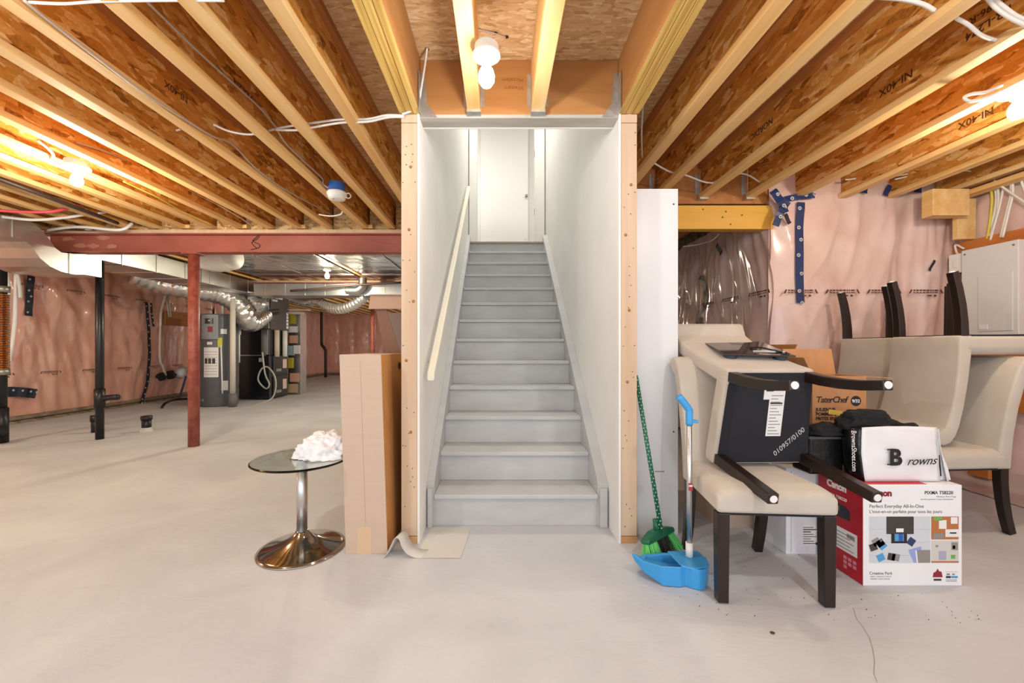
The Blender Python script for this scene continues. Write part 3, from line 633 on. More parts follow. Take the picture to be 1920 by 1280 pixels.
patch(cp_, 'display', -92, -70, 1.53, 1.63, .366, M('lcd_dark', '14161c', .2)); patch(cp_, 'display_light', -82, -79, 1.58, 1.60, .369, WHITEP); patch(cp_, 'badge', -84, -72, 1.38, 1.48, .366, DKRED)
lb = patch(t, 'instruction_label', -104, -58, .55, 1.10, .313, PAPERW)
for i in range(9): patch(lb, 'printed_line', -101, -61, .60+.052*i, .606+.052*i, .315, M('print_mid', '8c8c8e', .6))
for a in (-100, -88, -76): patch(lb, 'printed_picture', a, a+9, .80, .90, .315, DKPH)
patch(t, 'sticker', -92, -76, 1.15, 1.20, .313, PAPERW); patch(t, 'sticker', -52, -34, 1.35, 1.44, .313, PAPERW); patch(t, 'sticker', -50, -30, .30, .48, .313, PAPERW)
patch(t, 'yellow_tag', -60, -48, 1.10, 1.28, .33, YEL)
for x, z0, z1, r_, mt_ in ((-.08, 1.72, 2.15, .018, BRASS), (.10, 1.72, 2.2, .022, WHITE)): MB().tube([(x, -.05, z0), (x, -.05, z1)], r_, 10).build('water_pipe', mt_, t, smooth=True)
MB().tube([(.21, -.26, 1.15), (.25, -.28, .25)], .012, 8).build('relief_tube', WHITE, t, smooth=True)
MB().lathe([(0, 0), (.04, 0), (.04, .03), (.018, .04), (.018, .07), (0, .07)], seg=14, mat=Matrix.Translation((-.11, -.28, .12)) @ Matrix.Rotation(R(90), 4, 'X')).build('drain_valve', M('valve_grey', '777777', .4, .6), t)
v = thing('vent_pipe', 'thick white plastic vent pipe beside the water heater', 'pipe', (-4.93, 7.5, 0))
MB().tube([(0, 0, .2), (0, 0, 2.0)], .045, 14).build('pipe', M('pvc_cream', 'd9d4c6', .45), v, smooth=True); MB().tube([(0, 0, .0), (0, 0, .25)], .07, 14).build('pipe_boot', M('boot_grey', '6a6a6c', .5), v, smooth=True)
v = thing('vent_pipe', 'slim white pipe between water heater and furnace', 'pipe', (-5.125, 7.98, 0)); MB().tube([(0, 0, .8), (0, 0, 1.5)], .022, 10).build('pipe', WHITE, v, smooth=True); MB().tube([(0, 0, 1.35), (0, 0, 1.45)], .038, 10).build('coupling', WHITE, v, smooth=True)

# ------------------------------------------------------------------ pipes on the left
t = thing('drain_pipe', 'black drain pipe with a side branch rising to the duct', 'pipe', (-4.775, 4.845, 0))
MB().tube([(0, 0, 0), (0, 0, 2.3)], .041, 16).build('pipe', BLACKPL, t, smooth=True)
MB().tube([(0, 0, .38), (0, 0, .60)], .052, 16).build('tee_fitting', BLACKPL, t, smooth=True)
MB().tube(smooth_path([(0, 0, .46), (.05, 0, .48), (.10, -.005, .495), (.235, -.02, .505)], 4), .034, 14).build('branch', BLACKPL, t, smooth=True)
t = thing('floor_stub_pipe', 'short black floor pipe stub by the red column', 'pipe', (-4.62, 5.31, 0))
MB().tube([(0, 0, 0), (0, 0, .165)], .052, 16).build('pipe', BLACKPL, t, smooth=True); MB().tube([(0, 0, .15), (0, 0, .2)], .062, 16).build('hub', BLACKPL, t, smooth=True)
MB().lathe([(0, 0), (.07, 0), (.062, .02), (.056, .05), (0, .05)], seg=14).build('cement_collar', M('cement', 'cfc8bc', .9, bump=.4), t)
t = thing('floor_stub_pipe', 'black capped stub half hidden behind the drain pipe', 'pipe', (-5.22, 5.25, 0))
MB().tube([(0, 0, 0), (0, 0, .2)], .05, 16).build('pipe', BLACKPL, t, smooth=True); MB().tube([(0, 0, .14), (0, 0, .22)], .06, 16).build('hub', BLACKPL, t, smooth=True)
YK = 4.66
t = thing('heat_recovery_pipe', 'copper coil wrapped drain stack at the left edge', 'pipe', (-5.725, YK, 0))
MB().tube([(0, 0, 0.05), (0, 0, 2.4)], .048, 16).build('stack', BLACKPL, t, smooth=True)
mm = MB()
for i in range(44): mm.lathe([(.052, -.0085), (.066, -.006), (.070, 0), (.066, .006), (.052, .0085)], (0, 0, .86+.0195*i), 18)
mm.build('copper_coil', COPPER, t, smooth=True)
MB().tube([(0, 0, .78), (0, 0, .85)], .07, 16).build('clamp', M('clamp_steel', 'a9a49a', .4, .8), t, smooth=True); MB().tube([(0, 0, 1.73), (0, 0, 1.8)], .07, 16).build('clamp', M('clamp_steel', 'a9a49a', .4, .8), t, smooth=True)
MB().tube([(0, 0, .0), (0, 0, .4)], .06, 16).build('hub', BLACKPL, t, smooth=True)
MB().lathe([(0, 0), (.062, 0), (.062, .13), (.075, .135), (.075, .17), (.05, .175), (0, .175)], seg=18, mat=Matrix.Translation((.03, -.02, .13)) @ Matrix.Rotation(R(70), 4, 'X') @ Matrix.Rotation(R(15), 4, 'Y')).build('cleanout', BLACKPL, t)
cable('water_pipe', 'white plastic pipe nearest the copper coil stack', [W(10, 508, 5.2), W(15, 540, 5.2), W(14, 600, 5.2), W(13, 660, 5.2)], .026, WHITE, 'pipe')
cable('water_pipe', 'white plastic pipe bending to the copper stack', [W(30, 514, 5.5), W(29, 560, 5.5), W(27, 610, 5.5), W(20, 660, 5.45), W(14, 690, 5.3)], .022, WHITE, 'pipe')
cable('water_pipe', 'short white plastic pipe below the big duct', [W(33, 514, 5.5), W(37, 540, 5.5), W(38, 558, 5.5)], .02, WHITE, 'pipe')
# water meter group
t = thing('water_meter', 'water meter with black valves on the left wall', 'water meter', (-6.8, 8.6, .55))
o_ = Vector((-6.8, 8.6, .55))
def wm(px, py, dx=.12): p = WX(px, py, XL+dx); return p-o_
MB().tube([wm(294, 706, .16), wm(338, 700, .16)], .03, 10).build('valve_body', M('valve_black', '1e1d1d', .5), t, smooth=True)
MB().tube([wm(300, 702, .18), wm(305, 710, .18)], .07, 10).build('valve_hub', M('valve_black', '1e1d1d', .5), t); MB().tube([wm(318, 697, .18), wm(322, 708, .18)], .075, 10).build('valve_hub', M('valve_black', '1e1d1d', .5), t)
MB().tube([wm(334, 704, .2), wm(345, 692, .2)], .09, 12).build('meter', WHITE, t, smooth=True)
MB().tube(smooth_path([wm(311, 704, .2), wm(305, 685, .2), wm(300, 670, .2), wm(301, 600, .2), wm(303, 580, .2), wm(311, 552, .2)], 4), .022, 8).build('riser_pipe', M('pex_cream', 'dcd2c0', .5), t, smooth=True)
for px in (313, 317): MB().tube([wm(px-2, 553, .2), wm(px+4, 594, .2)], .016, 8).build('riser_pipe', M('pex_cream', 'dcd2c0', .5), t, smooth=True)
MB().box(-.18, -.15, -.15, 1.0, 1.02, 1.32).build('backer_board', BROWNW, t)
MB().tube(smooth_path([wm(349, 705, .2), wm(342, 728, .2), wm(335, 750, .3)], 4), .02, 8).build('drain_hose', M('hose_blue_grey', '55506a', .4), t, smooth=True)
cable('drain_hose', 'black hose lying on the floor by the water heater', [W(303, 765, 7.3), W(310, 756, 7.4), W(330, 749, 7.8), W(375, 747, 8.3)], .022, BLACKPL, 'hose')
cable('vent_stack', 'dark bent drain pipe on the far back wall', [W(603, 560, 14.9), W(603, 640, 14.9), W(605, 648, 14.9), W(610, 656, 14.9), W(610.5, 665, 14.9), W(610.5, 707, 14.9)], .05, M('pipe_brownblack', '2a1c1a', .5), 'pipe', 3, 10)
cable('condensate_pipe', 'thin cream pipe sticking out right of the furnace', [W(540, 580, 8.9), W(582, 581, 8.9)], .02, M('pex_cream', 'dcd2c0', .5), 'pipe')
cable('condensate_pipe', 'lower cream pipe stub right of the furnace', [W(540, 586, 8.9), W(570, 587, 8.9)], .03, M('pex_cream', 'dcd2c0', .5), 'pipe')
# pipes overhead
cable('pex_pipe', 'red plastic water pipe under the joists at upper left', [W(-20, 393, 3.5), W(40, 397, 3.6), W(90, 397, 3.7), W(125, 391, 3.8), W(148, 384, 3.9)], .013, PINKP, 'pipe')
cable('pex_pipe', 'white plastic water pipe above the offset duct', [W(-10, 404, 3.75), W(60, 412, 3.9), W(120, 408, 4.0), W(160, 402, 4.05), W(198, 398, 4.15)], .014, WHITE, 'pipe')
cable('pex_pipe', 'white plastic pipe lying along the top of the red beam', [W(88, 432, 4.3), W(130, 426, 4.28), W(165, 426, 4.26), W(215, 431, 4.26), W(235, 428, 4.28), W(248, 418, 4.34)], .015, WHITE, 'pipe')
cable('gas_pipe', 'dark iron pipe along the left joists', [W(-30, 325, 3.05), W(100, 373, 3.4), W(220, 418, 4.25)], .018, M('iron_pipe', '4a3c38', .5, .4), 'pipe', 4)
cable('gas_pipe', 'dark pipe crossing in front of the branch duct', [W(545, 545, 7.15), W(600, 541, 7.1), W(640, 536, 7.1), W(760, 529, 7.1)], .022, M('iron_pipe', '4a3c38', .5, .4), 'pipe', 4)
for i in range(2):
    o = MB().grid(lambda u, v: (1.6*u, 1.2*v, .02*noise.noise(Vector((u*4, v*4, i*5.)))), 20, 16).build('reflective_sheet', FOIL, None, smooth=True, solid=.003)
    o.location = (-6.9+.9*i, 3.0+1.35*i, ZJ-.02-.01*i); tag(o, ('silver foil sheet under the joists at far left', 'silver foil sheet above the red beam end')[i], 'sheet metal')

# ------------------------------------------------------------------ cables on the joists
XA = LJ[3]+.088
cable('cable', 'long grey cable stapled along the fourth joist left of the stairs', [WX(x, y, XA) for x, y in ((45, 0), (113, 55), (258, 165), (314, 203), (396, 254), (434, 269), (477, 313), (520, 346), (552, 365), (583, 382), (619, 401), (640, 412))], .0065, M('grey_cable', 'b7a79a', .5))
XB = LJ[2]+.086
cable('cable', 'grey cable running to the smoke detector', [WX(x, y, XB) for x, y in ((275, 3), (371, 96), (447, 165), (488, 203), (515, 236), (536, 269), (573, 305), (604, 334))]+[W(606, 345, 3.28), W(622, 356, 3.3)], .006, M('grey_cable', 'b7a79a', .5))
cable('cable', 'upper white cable crossing the joists left of the stair post', [W(757, 217, 2.25), W(725, 216, 2.27), W(690, 223, 2.33), W(640, 224, 2.38), W(590, 230, 2.45), W(540, 237, 2.52), W(512, 243, 2.56), W(470, 252, 2.6), W(430, 246, 2.58), W(400, 233, 2.52)], .0065, WIRE)
cable('cable', 'lower white cable crossing the joists left of the stair post', [W(757, 219, 2.25), W(728, 220, 2.27), W(690, 228, 2.33), W(640, 230, 2.38), W(585, 239, 2.45), W(555, 244, 2.5), W(515, 243, 2.55)], .0065, WIRE)
cable('cable', 'white cable dropping from the subfloor hole beside the beam', [WZ(801, 90, 2.69), W(797, 120, 2.2), W(790, 165, 2.22), W(784, 196, 2.24), W(770, 208, 2.24), W(754, 214, 2.245)], .006, WIRE)
cable('cable', 'short white cable between joists at mid left', [W(310, 249, 2.75), W(338, 243, 2.75)], .007, WIRE)
cable('cable', 'short white cable left of the mid left one', [W(220, 254, 2.9), W(252, 253, 2.9)], .007, WIRE)
cable('cable', 'curved white cable leaving the left bulb box', [W(70, 262, 2.7), W(90, 278, 2.75), W(100, 290, 2.8), W(98, 300, 2.82), W(112, 308, 2.83), W(128, 312, 2.84)], .009, WIRE)
cable('cable', 'thin pale cable on the joist above the left bulb', [W(142, 267, 2.7), W(200, 285, 2.9), W(260, 310, 3.2), W(330, 345, 3.6), W(420, 390, 4.0), W(475, 424, 4.35)], .006, M('grey_cable', 'b7a79a', .5))
cable('cable', 'yellow cable between the left joists', [W(232, 340, 3.15), W(262, 354, 3.3), W(300, 372, 3.5), W(340, 395, 3.9), W(400, 422, 4.3)], .006, WIREY)
cable('cable', 'white cable tail below the smoke detector', [W(598, 402, 3.6), W(620, 405, 3.55), W(638, 402, 3.45), W(642, 397, 3.4)], .006, WIRE)
cable('cable', 'white cable across the very top left', [W(55, 4, 1.53), W(120, 7, 1.53), W(185, 3, 1.53), W(300, 1, 1.53), W(420, 1, 1.53)], .005, WIRE)
cable('cable', 'thin cable on the subfloor behind the centre bulb', [WZ(895, 55, 2.69), WZ(925, 62, 2.69), WZ(948, 70, 2.69)], .004, M('grey_cable', 'b7a79a', .5))
for i, (x, y) in enumerate(((801, 92), (929, 62), (950, 69))):
    p = WZ(x, y, ZS-.001); MB().lathe([(0, 0), (.011, 0), (.011, .0008), (0, .0008)], (p.x, p.y, p.z-.0015), 12).build('drill_hole', M('hole_dark', '3a2412', .9), ceiling)
cable('cable', 'white cable looping between joists at the top right', [W(1645, -6, 1.55), W(1690, -2, 1.57), W(1730, 8, 1.6), W(1752, 20, 1.62)], .009, WIRE)
cable('cable', 'white cable sagging between the third and fourth right joists', [W(1793, 34, 1.66), W(1815, 46, 1.68), W(1840, 66, 1.72), W(1868, 76, 1.75)], .008, WIRE)
cable('cable', 'upper white cable in the top right corner', [W(1855, -8, 1.62), W(1880, 12, 1.62), W(1905, 30, 1.63), W(1930, 40, 1.64)], .009, WIRE)
cable('cable', 'lower white cable in the top right corner', [W(1845, -12, 1.6), W(1866, 14, 1.61), W(1895, 34, 1.62), W(1930, 50, 1.63)], .008, WIRE)
cable('cable', 'white cable loop tucked at the right bulb', [W(1878, 160, 2.02), W(1850, 172, 2.02), W(1822, 176, 2.02), W(1808, 183, 2.02), W(1820, 190, 2.02), W(1850, 183, 2.02), W(1876, 172, 2.03)], .008, WIRE)
cable('cable', 'white cable crossing the right joists near the rim beam', [W(1222, 303, 3.05), W(1256, 322, 3.15), W(1285, 328, 3.2), W(1335, 343, 3.3), W(1390, 325, 3.3), W(1428, 344, 3.4)], .0065, WIRE)
cable('cable', 'hanging white cable against the right stair post', [W(1206, 192, 2.45), W(1203, 250, 2.6), W(1204, 296, 2.8)], .005, M('grey_cable', 'b7a79a', .5))
cable('cable', 'pale cable on the shaded inner wall below the yellow beam', [W(1280, 462, 4.3), W(1310, 458, 4.2), W(1335, 450, 4.0), W(1348, 438, 3.9)], .006, WIRE)
gr = 'cables bundled along the right joists'
for i in range(5):
    cable('cable', ('lowest', 'second lowest', 'middle', 'second highest', 'highest')[i]+' white cable in the bundle above the wooden block', [W(1700-22*i, 338-2*i, 3.4), W(1745, 326-4*i, 3.35), W(1790, 318-5*i, 3.3), W(1850, 322-8*i, 3.25), W(1935, 300-9*i, 3.15)], .0065, WIRE, group=gr)
cable('cable', 'thin white cable beside the fifth right joist end', [W(1585, 337, 3.4), W(1620, 333, 3.4), W(1650, 331, 3.38)], .006, WIRE)
# panel feeders
gp = 'white cables dropping to the electrical panel'
for i, pts in enumerate(([(1862, 342), (1868, 370), (1862, 410), (1848, 452)], [(1870, 340), (1872, 375), (1866, 415), (1852, 452)], [(1884, 332), (1878, 370), (1868, 410), (1857, 450)], [(1894, 328), (1896, 360), (1888, 395), (1876, 445)], [(1897, 328), (1899, 362), (1891, 398), (1880, 445)])):
    cable('cable', ('leftmost', 'second', 'middle', 'fourth', 'rightmost')[i]+' of the five white cables dropping to the electrical panel', [WX(x, y, XR-.09-.008*i) for x, y in pts], .008, WIRE, group=gp)
cable('cable', 'yellow cable dropping to the electrical panel', [WX(x, y, XR-.10) for x, y in ((1855, 342), (1860, 370), (1857, 410), (1851, 448))], .009, WIREY)
cable('cable', 'white cable crossing diagonally over the panel feeders', [WX(x, y, XR-.15) for x, y in ((1864, 338), (1890, 358), (1930, 384))], .008, WIRE)
cable('cable', 'white cable at the right edge beside the plywood', [WX(x, y, XR-.12) for x, y in ((1914, 322), (1917, 345), (1928, 372))], .008, WIRE)

# ------------------------------------------------------------------ right wall fittings
pb = tag(MB().box(XR-.105, XR-.075, 2.55, 3.50, .60, 1.985).build('plywood_board', PLYW, bevel=.002), 'orange plywood backing board behind the electrical panel', 'board')
t = thing('electrical_panel', 'pale grey breaker panel on the plywood board', 'electrical panel', (XR-.106, 2.98, 1.19))
MB().box(-.095, 0, 0, .37, 0, .70).build('cabinet', PANELW, t, bevel=.005); dr = MB().box(-.102, -.096, .03, .25, .03, .47).build('door', PANELW, t, bevel=.003)
MB().box(-.107, -.103, .18, .24, .045, .085).build('latch', WHITE, dr, bevel=.002)
for y, z in ((.345, .665), (.345, .08), (.03, .665)): MB().lathe([(0, 0), (.008, 0), (.007, .003), (0, .003)], seg=10, mat=Matrix.Translation((-.095, y, z)) @ Matrix.Rotation(R(-90), 4, 'Y')).build('screw', M('screw_steel', '8c8c8c', .3, 1), t)
t = thing('disconnect_switch', 'white switch plate on a grey box left of the electrical panel', 'switch', (XR-.106, 3.38, 1.72))
MB().box(-.055, 0, 0, .075, 0, .15).build('switch_box', M('box_dark_grey', '50525a', .5), t, bevel=.003); MB().box(-.066, -.056, -.012, .09, .0, .16).build('cover_plate', WHITE, t, bevel=.003); MB().box(-.071, -.066, .022, .056, .045, .115).build('rocker', WHITE, t, bevel=.002)
for i in range(5):
    z = 1.12+.062*i
    cable('cable', ('lowest', 'second lowest', 'middle', 'second highest', 'highest')[i]+' short white cable on the plywood left of the panel', [(XR-.115, 3.5, z+.01), (XR-.12, 3.44, z), (XR-.118, 3.352, z+.008)], .008, WIRE, group='cables entering the panel side')
cable('cable', 'white cable loop above the switch plate', [(XR-.12, 3.40, 1.92), (XR-.125, 3.46, 1.97), (XR-.125, 3.45, 1.90), (XR-.13, 3.42, 1.875)], .008, WIRE)
cable('cable', 'white cable tail below the switch plate', [(XR-.13, 3.43, 1.715), (XR-.125, 3.46, 1.66), (XR-.12, 3.40, 1.62)], .008, WIRE)
tag(MB().box(3.80, 3.955, 3.36, 3.40, 1.992, 2.33).build('wood_post', PINE, bevel=.003), 'short upright lumber post above the plywood board', 'post')
tag(MB().box(3.80, 3.90, 1.4, 3.40, 2.332, 2.37).build('wood_plate', PINE, bevel=.003), 'flat lumber plate running forward from the upright post', 'lumber')
tag(MB().box(3.50, 3.797, 3.27, 3.36, 2.16, 2.375).build('wood_block', PINE, bevel=.004), 'thick lumber block left of the upright post', 'lumber')
tag(MB().box(3.86, 3.95, 3.2, 3.34, .052, .14).build('wood_offcut', PLYW, bevel=.003), 'small orange wood block at the foot of the right wall', 'lumber')
o = MB().grid(lambda u, v: (XR-.45+.42*v+.03*noise.noise(Vector((u*6, v*2, 8))), 2.2+1.3*u, .004+.30*max(0, v-.55)**1.3+.012*abs(noise.noise(Vector((u*9, v*6, 2))))), 30, 14).build('plastic_sheet', M('loose_poly', 'c4b4ae', .25, bump=.2, bscale=8), None, smooth=True); tag(o, 'loose plastic sheeting folded on the floor by the right wall', 'plastic sheet')

# ------------------------------------------------------------------ white board, broom, dustpan
t = thing('melamine_board', 'tall white melamine board standing beside the right post', 'board', (.775, 2.37, 0))
MB().box(0, .271, 0, .018, 0, 2.02).build('board', M('melamine_white', 'dcdde0', .35), t, bevel=.0015)
for x, z in ((.02, 1.93), (.245, 1.93), (.02, 1.03), (.02, .07), (.245, .6)): MB().lathe([(0, 0), (.005, 0), (.005, .001), (0, .001)], seg=10, mat=Matrix.Translation((x, 0, z)) @ Matrix.Rotation(R(90), 4, 'X')).build('screw_hole', INK, t)
quad(t, 'printed_mark', (.135, -.0001, .365), (1, 0, 0), (0, 0, 1), .055, .006, M('print_mid', '8c8c8e', .6))
# broom
bh = Vector((.86, 2.15, .115)); btop = Vector((.788, 2.335, .93))
t = thing('broom', 'green broom with dotted handle leaning by the white board', 'broom', (bh.x, bh.y, 0))
h0 = bh-Vector((bh.x, bh.y, 0)); h1 = btop-Vector((bh.x, bh.y, 0))
hd_ = MB().tube([h0, h1], .0115, 12).build('handle', GREENP, t, smooth=True)
ax = (h1-h0).normalized(); s1 = ax.cross(Vector((0, 1, 0))).normalized(); s2 = ax.cross(s1); Lh = (h1-h0).length
dm = MB().lathe([(0, 0), (.0028, 0), (.0028, .0008), (0, .0008)], seg=8).mesh('dot')
for i in range(int(Lh/.018)):
    for k in range(4):
        a = 2*math.pi*k/4+(.78 if i % 2 else 0); n = s1*math.cos(a)+s2*math.sin(a)
        o = link('dot', dm, WHITEP, hd_); o.matrix_local = Matrix.Translation(h0+ax*(.02+i*.018)+n*.0114) @ n.to_track_quat('Z', 'Y').to_matrix().to_4x4()
ang = R(38); RZ = Matrix.Rotation(ang, 4, 'Z')
hm = RZ @ Matrix.Rotation(R(-12), 4, 'X')
MB().prism([(-.13, .085), (-.125, .105), (-.05, .125), (.05, .125), (.125, .105), (.13, .085), (.12, .078), (-.12, .078)], -.026, .026, 'y', lambda v: hm @ v).build('head_block', GREENP, t, bevel=.008, seg=3)
MB().tube([hm @ Vector((0, 0, .11)), hm @ Vector((0, 0, .125))+ax*.05], [.02, .014], 12).build('socket', GREENP, t, smooth=True)
rn = random.Random(4); gb = MB(); bb = MB()
for i in range(420):
    u = rn.uniform(-.12, .12); v_ = rn.uniform(-.022, .022)
    p0 = hm @ Vector((u, v_, .085)); p1 = hm @ Vector((u*1.22, v_*2.2-.01, .0)); p1.z = rn.uniform(.002, .012)
    tgt = bb if -.05 < u < .06 else gb
    tgt.tube([p0, (p0+p1)/2+Vector((rn.uniform(-.003, .003), rn.uniform(-.003, .003), 0)), p1], .0016, 3)
for m, mt_ in ((gb, BRIST), (bb, BRISTB)): o = m.build('bristles', mt_, t); o['kind'] = 'stuff'
# dustpan
dp = Vector((.82, 1.93, 0)); t = thing('dustpan', 'blue upright dustpan with steel handle beside the chair leg', 'dustpan', dp)
outer = [(-.185, .02), (-.15, -.02), (-.08, -.085), (.0, -.095), (.03, -.085), (.05, -.105), (.075, -.12), (.11, -.115), (.13, -.085), (.15, -.06), (.165, .0), (.16, .06), (.12, .09), (0, .10), (-.10, .09), (-.16, .07)]
def hgt(x, y): return (.098 if x > -.06 else .098-.1*(-x-.06))-(.03 if y > .03 else 0)+(.02 if x < -.17 else 0)
m = MB(); n = len(outer); vs = []
for x, y in outer: vs.append((x*.94+.004, y*.94, .002 if x > -.12 else (.03 if x > -.17 else .068)))
for x, y in outer: vs.append((x, y, hgt(x, y)))
for x, y in outer: vs.append((x*.9+.005, y*.86, hgt(x, y)-.004))
for x, y in outer: vs.append((x*.8+.015, y*.75, .02 if x > -.12 else .06))
fs = [tuple(range(n))[::-1]]+[(k*n+i, k*n+(i+1) % n, (k+1)*n+(i+1) % n, (k+1)*n+i) for k in range(3) for i in range(n)]+[tuple(range(3*n, 4*n))]
m.add(vs, fs).build('pan', BLUE, t, smooth=False, bevel=.006, seg=3)
MB().prism([(.01, -.085), (.06, -.11), (.13, -.09), (.155, -.02), (.15, .05), (.03, .05), (.0, .05)], .090, .100, 'z').build('pan_cover', BLUE, t, bevel=.005, seg=2)
px_, py_ = .085, .0
MB().tube([(px_, py_, .12), (px_, py_, .76)], .0125, 14).build('pole', CHROMEB, t, smooth=True)
MB().tube([(px_, py_, .095), (px_, py_, .165)], .0165, 14).build('pole_socket', WHITE, t, smooth=True)
MB().tube(smooth_path([(px_, py_, .725), (px_, py_, .775), (px_-.004, py_, .80), (px_-.05, py_, .86)], 4), [.0165]*8+[.017]*4+[.017], 14).build('grip', BLUE, t, smooth=True)
MB().box(px_, px_+.04, py_-.012, py_+.012, .733, .748).build('clip', BLUE, t, bevel=.004)
q = quad(t, 'sticker', (px_-.010, py_-.0135, .415), (1, 0, 0), (0, 0, 1), .02, .035, M('sticker_red', 'b83a44', .5))
quad(q, 'printed_line', (px_-.008, py_-.0143, .434), (1, 0, 0), (0, 0, 1), .016, .008, WHITEP)

# ------------------------------------------------------------------ chairs (local: front = -y, up = z)
def make_chair_meshes():
    D = {}
    top = [(-.245, -.25), (.245, -.25), (.215, .20), (-.215, .20)]
    m = MB()
    def fn(u, v):
        x = (2*u-1); y = -.25+.45*v; w = .245-.03*v; b = min(1, 6*(1-abs(x)))*min(1, 6*v+.0)
        return (x*w, y, .48+.02*b-(.0 if b > .2 else .012*(1-b/.2)))
    k = 24; m.grid(fn, k, k)
    base = len(m.v); wv = k+1
    ring = [i for i in range(wv)]+[j*wv+k for j in range(1, wv)]+[k*wv+i for i in range(k-1, -1, -1)]+[j*wv for j in range(k-1, 0, -1)]
    n = len(ring); lo = []
    for r_ in ring:
        x, y, z = m.v[r_]; m.v.append((x, y, .39)); lo.append(len(m.v)-1)
    for i in range(n): m.f.append((ring[i], lo[i], lo[(i+1) % n], ring[(i+1) % n]))
    m.f.append(tuple(lo))
    D['seat'] = m.mesh('seat')
    pr = [(.15, .385), (.16, .50), (.183, .66), (.215, .82), (.245, .93), (.268, .985), (.300, 1.026), (.340, 1.040), (.376, 1.030), (.392, 1.002), (.384, .972), (.356, .955), (.325, .935), (.298, .86), (.268, .74), (.246, .60), (.236, .48), (.232, .385)]
    def taper(v):
        s = 1+.06*max(0, (v.z-.4)/.6); v.x *= s; return v
    D['backrest'] = MB().prism(pr, -.212, .212, 'x', taper).mesh('backrest')
    def sq(path, w0, w1):
        rs = [(w0+(w1-w0)*i/(len(path)-1))*.7071 for i in range(len(path))]
        return MB().tube(path, rs, 4, True, True)
    for s, nm in ((-1, 'fl'), (1, 'fr')): D[nm] = sq([(s*.215, -.217, .388), (s*.215, -.217, .2), (s*.215, -.217, .004)], .05, .044).mesh('leg')
    for s, nm in ((-1, 'rl'), (1, 'rr')): D[nm] = sq([(s*.185, .195, .39), (s*.185, .197, .30), (s*.185, .207, .2), (s*.185, .225, .1), (s*.185, .250, .004)], .048, .040).mesh('leg')
    D['glide'] = MB().lathe([(0, -.004), (.014, -.004), (.016, 0), (.016, .004), (0, .004)], seg=16).mesh('glide')
    D['cover'] = MB().prism([(-.225, -.235), (.225, -.235), (.200, .215), (-.200, .215)], .380, .392, 'z').mesh('dust_cover')
    return D
CH = make_chair_meshes()
def chair(label, mt, group=None):
    t = thing('dining_chair', label, 'chair', group=group, mat=mt)
    link('seat', CH['seat'], CHAIRF, t, bevel=.018, seg=4); CH['seat'].shade_smooth()
    link('backrest', CH['backrest'], CHAIRF, t, bevel=.014, seg=3); CH['backrest'].shade_smooth()
    link('dust_cover', CH['cover'], DUSTC, t)
    for k, p in (('fl', (-.215, -.217)), ('fr', (.215, -.217)), ('rl', (-.185, .250)), ('rr', (.185, .250))):
        l = link('leg', CH[k], ESP, t, bevel=.004); g = link('glide', CH['glide'], WHITEP, l); g.location = (p[0], p[1], .0045)
    return t
GC = 'cream upholstered dining chairs stacked in the basement'
T, RX, RY, RZm = Matrix.Translation, (lambda a: Matrix.Rotation(R(a), 4, 'X')), None, (lambda a: Matrix.Rotation(R(a), 4, 'Z'))
chair('cream upholstered chair standing upright beside the blue dustpan', T((1.185, 1.945, 0)) @ RZm(-4), GC)
# second chair tipped on its back over the first: underside towards the camera, backrest lying away
base = Matrix(((-1, 0, 0, 0), (0, 0, 1, 0), (0, 1, 0, 0), (0, 0, 0, 1)))
up = T((1.30, 2.0, .515)) @ RZm(2) @ RX(9) @ T((0, -.375, .245)) @ base
c2 = chair('cream chair tipped on its back with black underside showing', up, GC)
lab = quad(c2, 'label', (.0, -.10, .3795), (-1, 0, 0), (0, 1, 0), .075, .235, PAPERW)   # paper labels on the dust cover
quad(c2, 'label', (.03, .085, .3790), (-1, 0, 0), (0, 1, 0), .06, .06, PAPERW)
for i in range(13): quad(lab, 'printed_line', (-.008, -.09+.016*i, .3788), (-1, 0, 0), (0, 1, 0), .058-.012*(i % 3), .004, M('print_mid', '8c8c8e', .6))
quad(lab, 'printed_line', (-.006, .062, .3788), (-1, 0, 0), (0, 1, 0), .06, .008, DKPH)
quad(c2, 'printed_line', (.02, .125, .3783), (-1, 0, 0), (0, 1, 0), .035, .008, DKPH)
text(c2, '010957/0100', .036, (-.06, -.205, .3792), (-.72, .69, 0), (.69, .72, 0), M('chalk', 'c8c8cc', .8), 'handwriting', shear=.2)
# stack at the right: lower chair faces left, the other upside down on it
chair('cream chair standing at the right under an inverted chair', T((2.74, 2.56, 0)) @ RZm(-90), GC)
inv = Matrix.Rotation(R(180), 4, 'Y')
chair('inverted cream chair with legs up at the right edge', T((2.975, 2.63, 1.55)) @ RZm(91) @ inv, GC)
chair('cream chair standing hidden behind the open carton', T((2.88, 3.17, 0)) @ RZm(-90), GC)
chair('inverted cream chair with legs up behind the open carton', T((3.09, 3.185, 1.55)) @ RZm(93) @ inv, GC)
